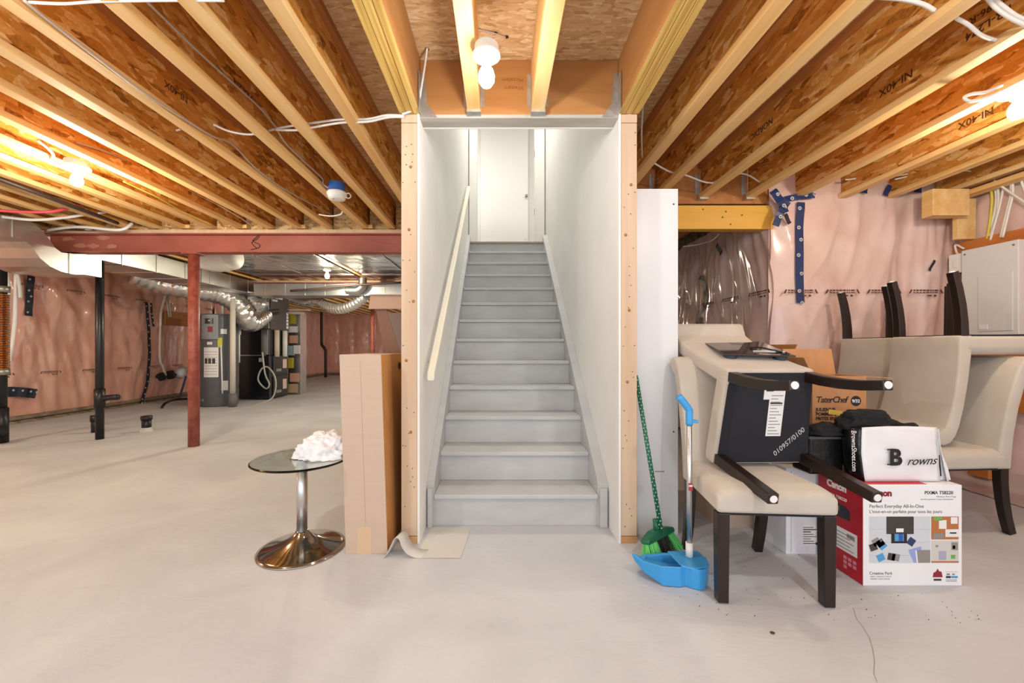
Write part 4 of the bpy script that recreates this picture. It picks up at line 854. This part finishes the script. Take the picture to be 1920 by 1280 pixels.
# body scale
sm = T((1.365, 2.26, 1.085)) @ RX(13) @ RZm(-6)
t = thing('bathroom_scale', 'black glass bathroom scale lying on the tipped chair', 'scale', mat=sm)
MB().box(-.175, .175, -.17, .17, 0, .008).build('glass_plate', SCALEG, t, bevel=.003)
MB().box(-.12, .12, -.06, .06, -.022, -.0005).build('underbody', BLACKPL, t, bevel=.004)
for x in (-.125, .125):
    for y in (-.125, .125): MB().lathe([(0, -.03), (.026, -.03), (.032, -.02), (.032, 0), (0, 0)], (x, y, 0), 18).build('foot', M('foot_slate', '39414a', .6), t)
MB().box(-.03, .03, .08, .12, .0082, .0090).build('display', M('lcd_dark', '14161c', .2), t)
MB().tube(smooth_path([(.02, -.02, .012), (.06, -.05, .02), (.10, -.09, .016), (.14, -.11, .012)], 5), .005, 6).build('cord', BLACKPL, t, smooth=True); MB().box(.0, .16, -.10, -.094, .009, .013).build('stylus', WHITE, t)

# ------------------------------------------------------------------ cartons on the right
t = thing('printer_carton', 'red and white Canon printer carton on the floor'.replace('Canon ', ''), 'box', (1.668, 1.857, 0)); bw, bh_, bd = .453, .462, .262
MB().box(0, bw, 0, bd, 0, bh_).build('carton', BOXW, t, bevel=.003)
MB().box(-.0012, 0, .002, bd-.002, .002, bh_-.002).build('red_side', REDBOX, t); MB().box(.002, bw-.15, .01, bd-.002, bh_, bh_+.0012).build('red_top', M('box_top_red', 'c81a22', .4), t)
fr = dict(right=(1, 0, 0), up=(0, 0, 1)); y_ = -.0004
def ft(s, size, x, z, mat=INK, **k): return text(t, s, size, (x, y_, z), (1, 0, 0), (0, 0, 1), mat, **k)
def fq(name, x, z, w, h, mat, d=0, poly=None, par=None): return quad(par or t, name, (x, y_-d, z), (1, 0, 0), (0, 0, 1), w, h, mat, .0004, poly)
ft('Canon', .040, .027, .412, DKRED, bold=.0022, space=.95); ft('PIXMA TS8220', .021, .28, .420, INK, bold=.0003); ft('Wireless | Print | Copy', .0095, .335, .406, M('print_mid', '8c8c8e', .6)); ft('Sans fil | Impression | Copie | Numérisation', .0085, .262, .394, M('print_mid', '8c8c8e', .6))
ft('Perfect Everyday All-In-One', .022, .027, .358, M('print_slate', '4a4c52', .6)); ft("L'tout-en-un parfaite pour tous les jours", .0205, .027, .334, M('print_slate', '4a4c52', .6))
ph = fq('photo_print', .027, .105, .28, .213, PHOTOBG)
for z in (.14, .20, .26): fq('board_line', .027, z, .28, .0015, M('print_line', 'b4bac2', .5), .0004, par=ph)
fq('printer_picture', .105, .238, .125, .080, DKPH, .0005, par=ph); fq('printer_picture', .127, .196, .072, .044, M('print_black', '1c1b1d', .4), .0008, par=ph); fq('photo_sheet', .142, .206, .042, .033, BLUEPH, .0012, par=ph); fq('photo_sheet', .16, .206, .02, .033, M('print_blue_deep', '2a5cb0', .5), .0014, par=ph); fq('screen', .149, .247, .034, .017, WHITEP, .0010, par=ph)
for x, z, a, mt_ in ((.03, .165, 20, DKPH), (.045, .19, 30, GREYPH), (.065, .185, 35, M('print_mauve', '6a6074', .5)), (.075, .175, 40, BLUEPH), (.065, .118, 25, BLUEPH), (.105, .120, -12, DKPH), (.125, .118, -12, GREYPH), (.21, .195, 55, M('print_navy', '243a66', .5))):
    c_, s_ = math.cos(R(a)), math.sin(R(a)); fq('photo_sheet', x+.02, z, 0, 0, mt_, .0006, [(px*c_-py*s_, px*s_+py*c_) for px, py in ((-.017, -.012+.01), (.017, -.002), (.017, .03), (-.017, .03))], ph)
fq('folder', .205, .107, 0, 0, LAVPH, .0006, [(.025, 0), (.05, 0), (.06, .07), (.055, .074), (.0, .058)], ph); fq('folder', .245, .107, 0, 0, GREYPH, .0010, [(.005, 0), (.060, 0), (.060, .058), (0, .058)], ph); fq('folder_edge', .237, .107, 0, 0, WHITEP, .0008, [(.006, 0), (.012, 0), (.006, .056), (0, .056)], ph)
p2 = fq('photo_print', .311, .213, .125, .105, WOODPH)
for x, z, w, h, mt_ in ((.40, .285, .03, .03, PAPERW), (.345, .262, .035, .04, PAPERW), (.318, .216, .05, .025, GREYPH), (.375, .225, .06, .035, PAPERW), (.32, .30, .04, .016, GREENPH), (.395, .24, .03, .006, DKPH)): fq('print_detail', x, z, w, h, mt_, .0006, par=p2)
p3 = fq('photo_print', .311, .105, .125, .103, M('print_beige', 'cfcbc6', .5))
for x, z, w, h, mt_ in ((.311, .107, .125, .007, WOODPH), (.345, .120, .034, .04, M('print_lilac', 'a9a6c0', .5)), (.402, .165, .03, .035, GREYPH), (.408, .17, .012, .016, DKPH), (.33, .178, .012, .01, GREYPH), (.40, .125, .02, .018, GREENPH)): fq('print_detail', x, z, w, h, mt_, .0006, par=p3)
ft('Creative Park', .019, .027, .052, M('print_slate', '4a4c52', .6)); ft('PRINT | CREATE IT | TRY IT', .008, .032, .040, M('print_mid', '8c8c8e', .6)); ft('IMPRIMEZ | CREEZ | ESSAYEZ', .007, .032, .030, M('print_mid', '8c8c8e', .6))
fq('print_detail', .318, .03, 0, 0, DKRED, 0, [(0, .01), (.045, .01), (.04, .035), (.028, .038), (.022, .05), (.015, .036), (.003, .03)]); fq('print_detail', .322, .024, .035, .009, DKPH)
for x, w, mt_ in ((.378, .022, M('print_navy', '243a66', .5)), (.402, .03, BLUEPH)): fq('ink_picture', x, .036, w, .010, mt_)
ft('280', .011, .38, .050); ft('281', .011, .405, .050); fq('printed_line', .378, .064, .055, .001, GREYPH); fq('printed_line', .378, .026, .05, .003, GREYPH); fq('printed_line', .378, .02, .05, .002, GREYPH)
def sd_(y, z): return (-.0016, y, z)
def st_(s, size, y, z, mat, **k): return text(t, s, size, sd_(y, z), (0, -1, 0), (0, 0, 1), mat, **k)
def sq_(name, y, z, w, h, mat, d=0, poly=None): return quad(t, name, (-.0014-d, y, z), (0, -1, 0), (0, 0, 1), w, h, mat, .0004, poly)
st_('Canon', .046, .205, .395, WHITEP, bold=.0022, space=.92); st_('PIXMA TS8220', .0205, .215, .350, WHITEP, bold=.0003)
sq_('printer_picture', .215, .265, 0, 0, M('print_charcoal', '262a30', .4), 0, [(0, .01), (.01, .07), (.12, .06), (.145, .045), (.145, .0), (.02, -.005)]); sq_('screen', .165, .292, .035, .025, GREYPH, .0005)
lb = sq_('label', .155, .11, .125, .105, PAPERW)
for i in range(5): sq_('printed_line', .148, .122+.017*i, .10-.02*(i % 2), .004, M('print_mid', '8c8c8e', .6), .0005)
for i in range(9): sq_('barcode_bar', .085-.005*i, .18, .0022, .022, INK, .0005)
sq_('label', .245, .15, .075, .045, M('print_rose', 'd48a98', .5)); sq_('label', .25, .05, .08, .05, M('print_rose2', 'c88c9c', .5)); sq_('printed_line', .25, .035, .085, .006, WHITEP); sq_('printed_line', .25, .215, .05, .003, WHITEP)
for i in range(3):
    for k in range(3):
        if (i, k) not in ((1, 0), (2, 0)): sq_('symbol', .105-.026*i, .03+.022*k, .018, .016, M('print_rose', 'd48a98', .5))
# shopping bag
t = thing('shopping_bag', 'white vinyl Browns bag standing on the printer carton'.replace('Browns ', 'shop '), 'bag', (1.715, 1.90, .4645)); q_ = .250
def bagf(u, v):
    x = .352*u-.010*math.sin(v*3)*(1-u); z = q_*v; y = -.012*math.sin(math.pi*u)*math.sin(math.pi*v)+.015*v+.004*noise.noise(Vector((u*5, v*5, 1)))
    return (x, y, z+.006*math.sin(u*3.1)*v)
MB().grid(bagf, 20, 16).build('front_panel', BAGW, t, smooth=True, solid=.0015)
MB().grid(lambda u, v: (.352*u+.02*u*v, .13+.01*noise.noise(Vector((u*4, v*4, 6))), q_*v*.98), 16, 12).build('back_panel', BAGW, t, smooth=True, solid=.0015)
MB().grid(lambda u, v: (-.012*math.sin(v*3)*(1)-.03*math.sin(math.pi*u)*(.4+.6*v), .015*v+(.115)*u, q_*v*.99), 12, 14).build('left_gusset', BLKBAG, t, smooth=True, solid=.0015)
MB().grid(lambda u, v: (.352+.075*(1-v)**1.5*math.sin(math.pi*min(1, u+.15))+.01*v, .015*v+.115*u, q_*v*.97), 12, 14).build('right_gusset', BAGW, t, smooth=True, solid=.0015)
MB().prism([(.352, .0), (.425, .0), (.41, .06), (.385, .12), (.362, .2), (.355, .22)], .02, .024, 'y').build('loose_flap', BAGW, t, bevel=.001)
MB().prism([(.362, .02), (.374, .02), (.366, .12), (.358, .12)], .014, .018, 'y').build('black_edge', INK, t)
text(t, 'B', .105, (.098, -.0165, .082), (1, 0, 0), (0, 0, 1), INK, bold=.0035)
for x0, z0, w_ in ((.088, .081, .06), (.088, .150, .05)): MB().box(x0, x0+w_, -.0172, -.0165, z0, z0+.006).build('serif', INK, t)
text(t, 'rowns', .056, (.178, -.0165, .080), (1, 0, .04), (0, 0, 1), INK, shear=.45, space=.95)
text(t, 'BrownsShoes.com', .026, (-.045, .022, .235), (.02, .0, -1), (.75, -.6, 0), WHITEP)
# black clothes on top
def lump(name, label, cat, c, rx, ry, rz, mat, seed, amp=.35, fr=3.0, flat=.0):
    def fn(u, v):
        a = 2*math.pi*u; b = math.pi*(v-.5); d = Vector((math.cos(a)*math.cos(b), math.sin(a)*math.cos(b), math.sin(b)))
        k = 1+amp*(noise.noise(d*fr*.7+Vector((seed, 0, 0)))+.5*(1-2*abs(noise.noise(d*fr*1.4+Vector((0, seed, 0)))))-.25)
        z = d.z*k*rz
        if z < -flat: z = -flat+(z+flat)*.1
        return (d.x*k*rx, d.y*k*ry, z+flat*1.05)
    o = MB().grid(fn, 64, 36).build(name, mat, None, smooth=True); o.location = c; return tag(o, label, cat)
lump('folded_clothing', 'bundle of black clothes heaped on the white bag', 'clothes', (1.80, 1.985, .695), .13, .06, .062, BLKFAB, 2.2, .28, 2.6, .03)
lump('folded_clothing', 'black cloth draped over the black carry case', 'clothes', (1.64, 2.03, .66), .10, .05, .045, BLKFAB, 6.1, .28, 2.6, .01)
lump('folded_clothing', 'black garment tucked into the right of the white bag', 'clothes', (1.985, 1.985, .675), .08, .045, .04, BLKFAB, 9.3, .28, 2.6, .01)
t = thing('carry_case', 'glossy black vinyl case behind the tipped chair leg', 'case', (1.535, 2.005, .463))
MB().box(0, .17, 0, .125, 0, .195).build('case', BLKBAG, t, bevel=.012, seg=3); MB().box(-.003, .173, -.003, .128, .175, .188).build('rim', M('rim_grey', '4a4a4a', .4), t, bevel=.003)
# cartons
t = thing('white_carton', 'plain white carton with shipping label under the front chair', 'box', (1.515, 2.14, 0))
MB().box(0, .50, 0, .27, 0, .455).build('carton', M('carton_white', 'e4e5ea', .6), t, bevel=.004); quad(t, 'seam', (.024, -.0002, .01), (1, 0, 0), (0, 0, 1), .004, .43, M('seam_grey', 'bfc0c6', .6), .0006)
sh = quad(t, 'label', (.085, -.0002, .05), (1, 0, 0), (0, 0, 1), .085, .10, PAPERW)
for i in range(8): quad(sh, 'printed_line', (.089, -.0009, .057+.012*i), (1, 0, 0), (0, 0, 1), .07-.015*(i % 3), .005 if i in (5, 6) else .003, DKPH)
quad(sh, 'printed_line', (.155, -.0009, .052), (1, 0, 0), (0, 0, 1), .012, .012, INK)
t = thing('fries_carton', 'open brown frozen fries carton behind the black clothes', 'box', (1.700, 2.20, .457)); w_, h_, d_ = .292, .48, .20
MB().box(0, w_, 0, .005, 0, h_).build('front_panel', CARDK, t); MB().box(0, w_, d_-.005, d_, 0, h_).build('back_panel', CARDK, t); MB().box(0, .005, .005, d_-.005, 0, h_).build('side_panel', CARDK, t); MB().box(w_-.005, w_, .005, d_-.005, 0, h_).build('side_panel', CARDK, t); MB().box(.005, w_-.005, .005, d_-.005, 0, .005).build('bottom_panel', CARDK, t)
MB().box(0, w_, 0, .005, 0, .15, T((.0, d_+.0, h_)) @ RX(-12)).build('flap', CARDK, t)
MB().box(0, .005, 0, d_, 0, .11, T((0, 0, h_)) @ Matrix.Rotation(R(-25), 4, 'Y')).build('flap', CARDK, t); MB().box(0, .15, 0, d_, -.004, .0, T((w_, 0, h_)) @ Matrix.Rotation(R(4), 4, 'Y')).build('flap', CARDK, t)
def tt(s, size, x, z, **k): return text(t, s, size, (x, -.0004, z), (1, 0, 0), (0, 0, 1), INK, **k)
tt('PESO NETO / NET WT 10.9 kg', .011, .02, .448); tt('POIDS NET 10.9 KG 24 lb', .010, .02, .434); tt('KEEP FROZEN', .014, .185, .442, bold=.0004); tt('GARDER CONGELE', .009, .198, .420)
tt('TaterChef', .046, .018, .337, bold=.0008, shear=.2, space=.88); tt('JULIENNE', .025, .018, .290, bold=.001); tt('POMMES DE TERRE', .024, .018, .266, bold=.001); tt('FRITES ENROBEES', .024, .018, .242, bold=.001)
q = MB().lathe([(0, 0), (.028, 0), (.028, .0006), (0, .0006)], seg=24, mat=T((.236, 0, .345)) @ RX(90)).build('size_badge', INK, t); text(q, '9/32', .024, (.214, -.001, .337), (1, 0, 0), (0, 0, 1), WHITEP, bold=.0006)
quad(t, 'yellow_sticker', (.085, -.0008, .275), (1, 0, -.15), (.15, 0, 1), .075, .026, M('tape_yellow', 'd8c255', .4))
t = thing('open_carton', 'brown open carton behind the tipped chair', 'box', (1.33, 2.46, 0)); w_, h_, d_ = .43, 1.0, .35
for a in ((0, w_, 0, .006, 0, h_), (0, w_, d_-.006, d_, 0, h_), (0, .006, .006, d_-.006, 0, h_), (w_-.006, w_, .006, d_-.006, 0, h_), (.006, w_-.006, .006, d_-.006, 0, .006)): MB().box(*a).build('panel', CARD, t)
MB().box(0, w_, 0, .005, 0, .16, T((0, d_, h_)) @ RX(-8)).build('flap', M('carton_flap', 'a5753c', .8), t); MB().box(0, .005, 0, d_, 0, .12, T((w_, 0, h_)) @ Matrix.Rotation(R(22), 4, 'Y')).build('flap', M('carton_flap', 'a5753c', .8), t)

# ------------------------------------------------------------------ left foreground
t = thing('tall_carton', 'tall narrow cardboard carton standing by the stair post', 'box', (-.812, 2.144, 0))
def lean(v): v.x -= .035*v.z/1.06; return v
m = MB().prism([(0, 0), (.222, 0), (.222, .50), (0, .50)], 0, 1.055, 'z', lean); o = m.build('carton', CARD, t, bevel=.003)
o.data.materials.append(CARDO)
for p in o.data.polygons:
    if p.normal.x > .9: p.material_index = 1
quad(t, 'tape', (.06, -.0003, .0), (1, 0, 0), (0, 0, 1), .078, .145, M('kraft_tape', 'd3b393', .5))
quad(t, 'edge_line', (.106, -.0002, .16), (-.033, 0, 1), (-1, 0, -.033), .86, .0015, M('card_crease', 'b39176', .8), .0004)
m = MB(); hh = [(.5, 0)]; m.lathe([(0, 0), (.022, 0), (.022, .001), (0, .001)], seg=16, mat=T((.1915, .38, .98)) @ Matrix.Rotation(R(88), 4, 'Y') @ Matrix.Scale(1.5, 4, (0, 1, 0))).build('hand_hole', M('hole_dark', '3a2412', .9), t)
t = thing('open_tall_carton', 'open carton with raised flap behind the tall carton', 'box', (-.86, 2.68, 0)); w_, h_, d_ = .28, 1.36, .45
MB().box(0, w_, d_-.006, d_, 0, h_).build('back_panel', M('carton_inner_grey', '9a857c', .85), t); MB().box(w_-.006, w_, 0, d_-.006, 0, h_).build('side_panel', CARDD, t)
MB().prism([(.13, .95), (.235, .95), (.085, h_+.06), (.02, h_+.06)], .02, .026, 'y').build('slanted_flap', CARDD, t)
MB().box(0, w_, 0, d_-.006, 0, .006).build('bottom_panel', CARDD, t)
MB().box(0, w_, -.006, 0, -.10, 0, T((-.0, .03, h_+.08)) @ RX(-20)).build('top_flap', M('carton_flap_light', 'c7a78f', .8), t)
MB().box(0, w_, 0, d_, 0, .006, T((0, 0, h_+.08)) @ RX(-3)).build('top_panel', CARD, t)
# glass table
tx, ty = -1.073, 2.205
t = thing('glass_side_table', 'round glass side table on a chrome pedestal', 'table', (tx, ty, 0))
MB().lathe([(0, .482), (.244, .482), (.250, .486), (.250, .490), (.244, .494), (0, .494)], seg=64).build('glass_top', GLASS, t, smooth=False)
MB().lathe([(.06, .476), (.06, .4815), (0, .4815)], seg=28).build('top_disc', CHROMEB, t); MB().lathe([(.028, .09), (.028, .477)], seg=28).build('pedestal_tube', CHROMEB, t, smooth=True)
MB().lathe([(.221, 0), (.222, .006), (.20, .014), (.15, .026), (.10, .044), (.06, .066), (.035, .09), (.030, .10), (0, .10)], seg=56).build('base', CHROME, t, smooth=True)
def rag(u, v):
    a = 2*math.pi*u; b = v*math.pi/2; d = Vector((math.cos(a)*math.cos(b), math.sin(a)*math.cos(b), math.sin(b)))
    q = d*2.1+Vector((4.3, 0, 0)); k = 1+.30*noise.noise(q)+.22*(1-2*abs(noise.noise(q*1.8)))+.06*(1-2*abs(noise.noise(q*3.6)))
    return (d.x*.125*k+.02*d.z, d.y*.10*k, max(0, d.z)*.105*k+.002)
o = MB().grid(rag, 80, 32).build('crumpled_cloth', CLOTH, None, smooth=True); o.location = (tx+.105, ty+.03, .4945); tag(o, 'crumpled white cloth lying on the glass table', 'cloth')
o = MB().grid(lambda u, v: (.04*u, .035*v, .012+.02*math.sin(u*2.5)), 6, 5).build('cloth_corner', M('cloth_beige', 'b09a80', .8), None, smooth=True, solid=.003); o.location = (tx+.20, ty+.0, .497); tag(o, 'small beige cloth corner poking out on the glass table', 'cloth')
# paper on the floor near left post
o = MB().grid(lambda u, v: (-.44+.24*u+.03*v, 2.10+.36*v, .002+.001*noise.noise(Vector((u*5, v*5, 0)))), 10, 14).build('floor_paper', M('paper_cream', 'd2cfc6', .8), None); tag(o, 'flat cream paper sheet before the bottom step', 'paper')
cur = [(-.60, 0), (-.585, .02), (-.56, .07), (-.545, .10), (-.528, .105), (-.515, .09), (-.505, .06), (-.48, .025), (-.44, .004), (-.40, .002)]
m = MB(); cs = smooth_path([Vector((x, 0, z)) for x, z in cur], 3); k = len(cs)
m.add([p+Vector((0, 2.10-.0*i, 0)) for i, p in enumerate(cs)]+[p+Vector((.02, 2.19, 0)) for p in cs], [(i, i+1, k+i+1, k+i) for i in range(k-1)])
o = m.build('torn_paper_strip', M('paper_grey', 'd0ccc4', .8), None, smooth=True, solid=.0015); tag(o, 'curled torn paper strip beside the tall carton', 'paper')
p = W(1449, 1188, F*H/(1188-CY)); o = MB().prism([(-.008, 0), (0, -.006), (.01, .002), (.004, .01), (-.006, .008)], .0, .003, 'z').build('dry_leaf', M('leaf_brown', '6b3a2c', .8)); o.location = (p.x, p.y, .001); tag(o, 'tiny brown leaf on the bare floor', 'leaf')
# floor grit under the chairs
rn = random.Random(9); mm = MB()
for i in range(140):
    x, y = rn.uniform(.7, 2.0), rn.uniform(1.6, 2.5); s = rn.uniform(.0012, .003); mm.box(x, x+s, y, y+s, .0006, .0006+s)
o = mm.build('grit', M('grit_dark', '57504a', .9)); o['kind'] = 'stuff'; tag(o, 'scattered dark grit on the floor under the chairs', 'grit')
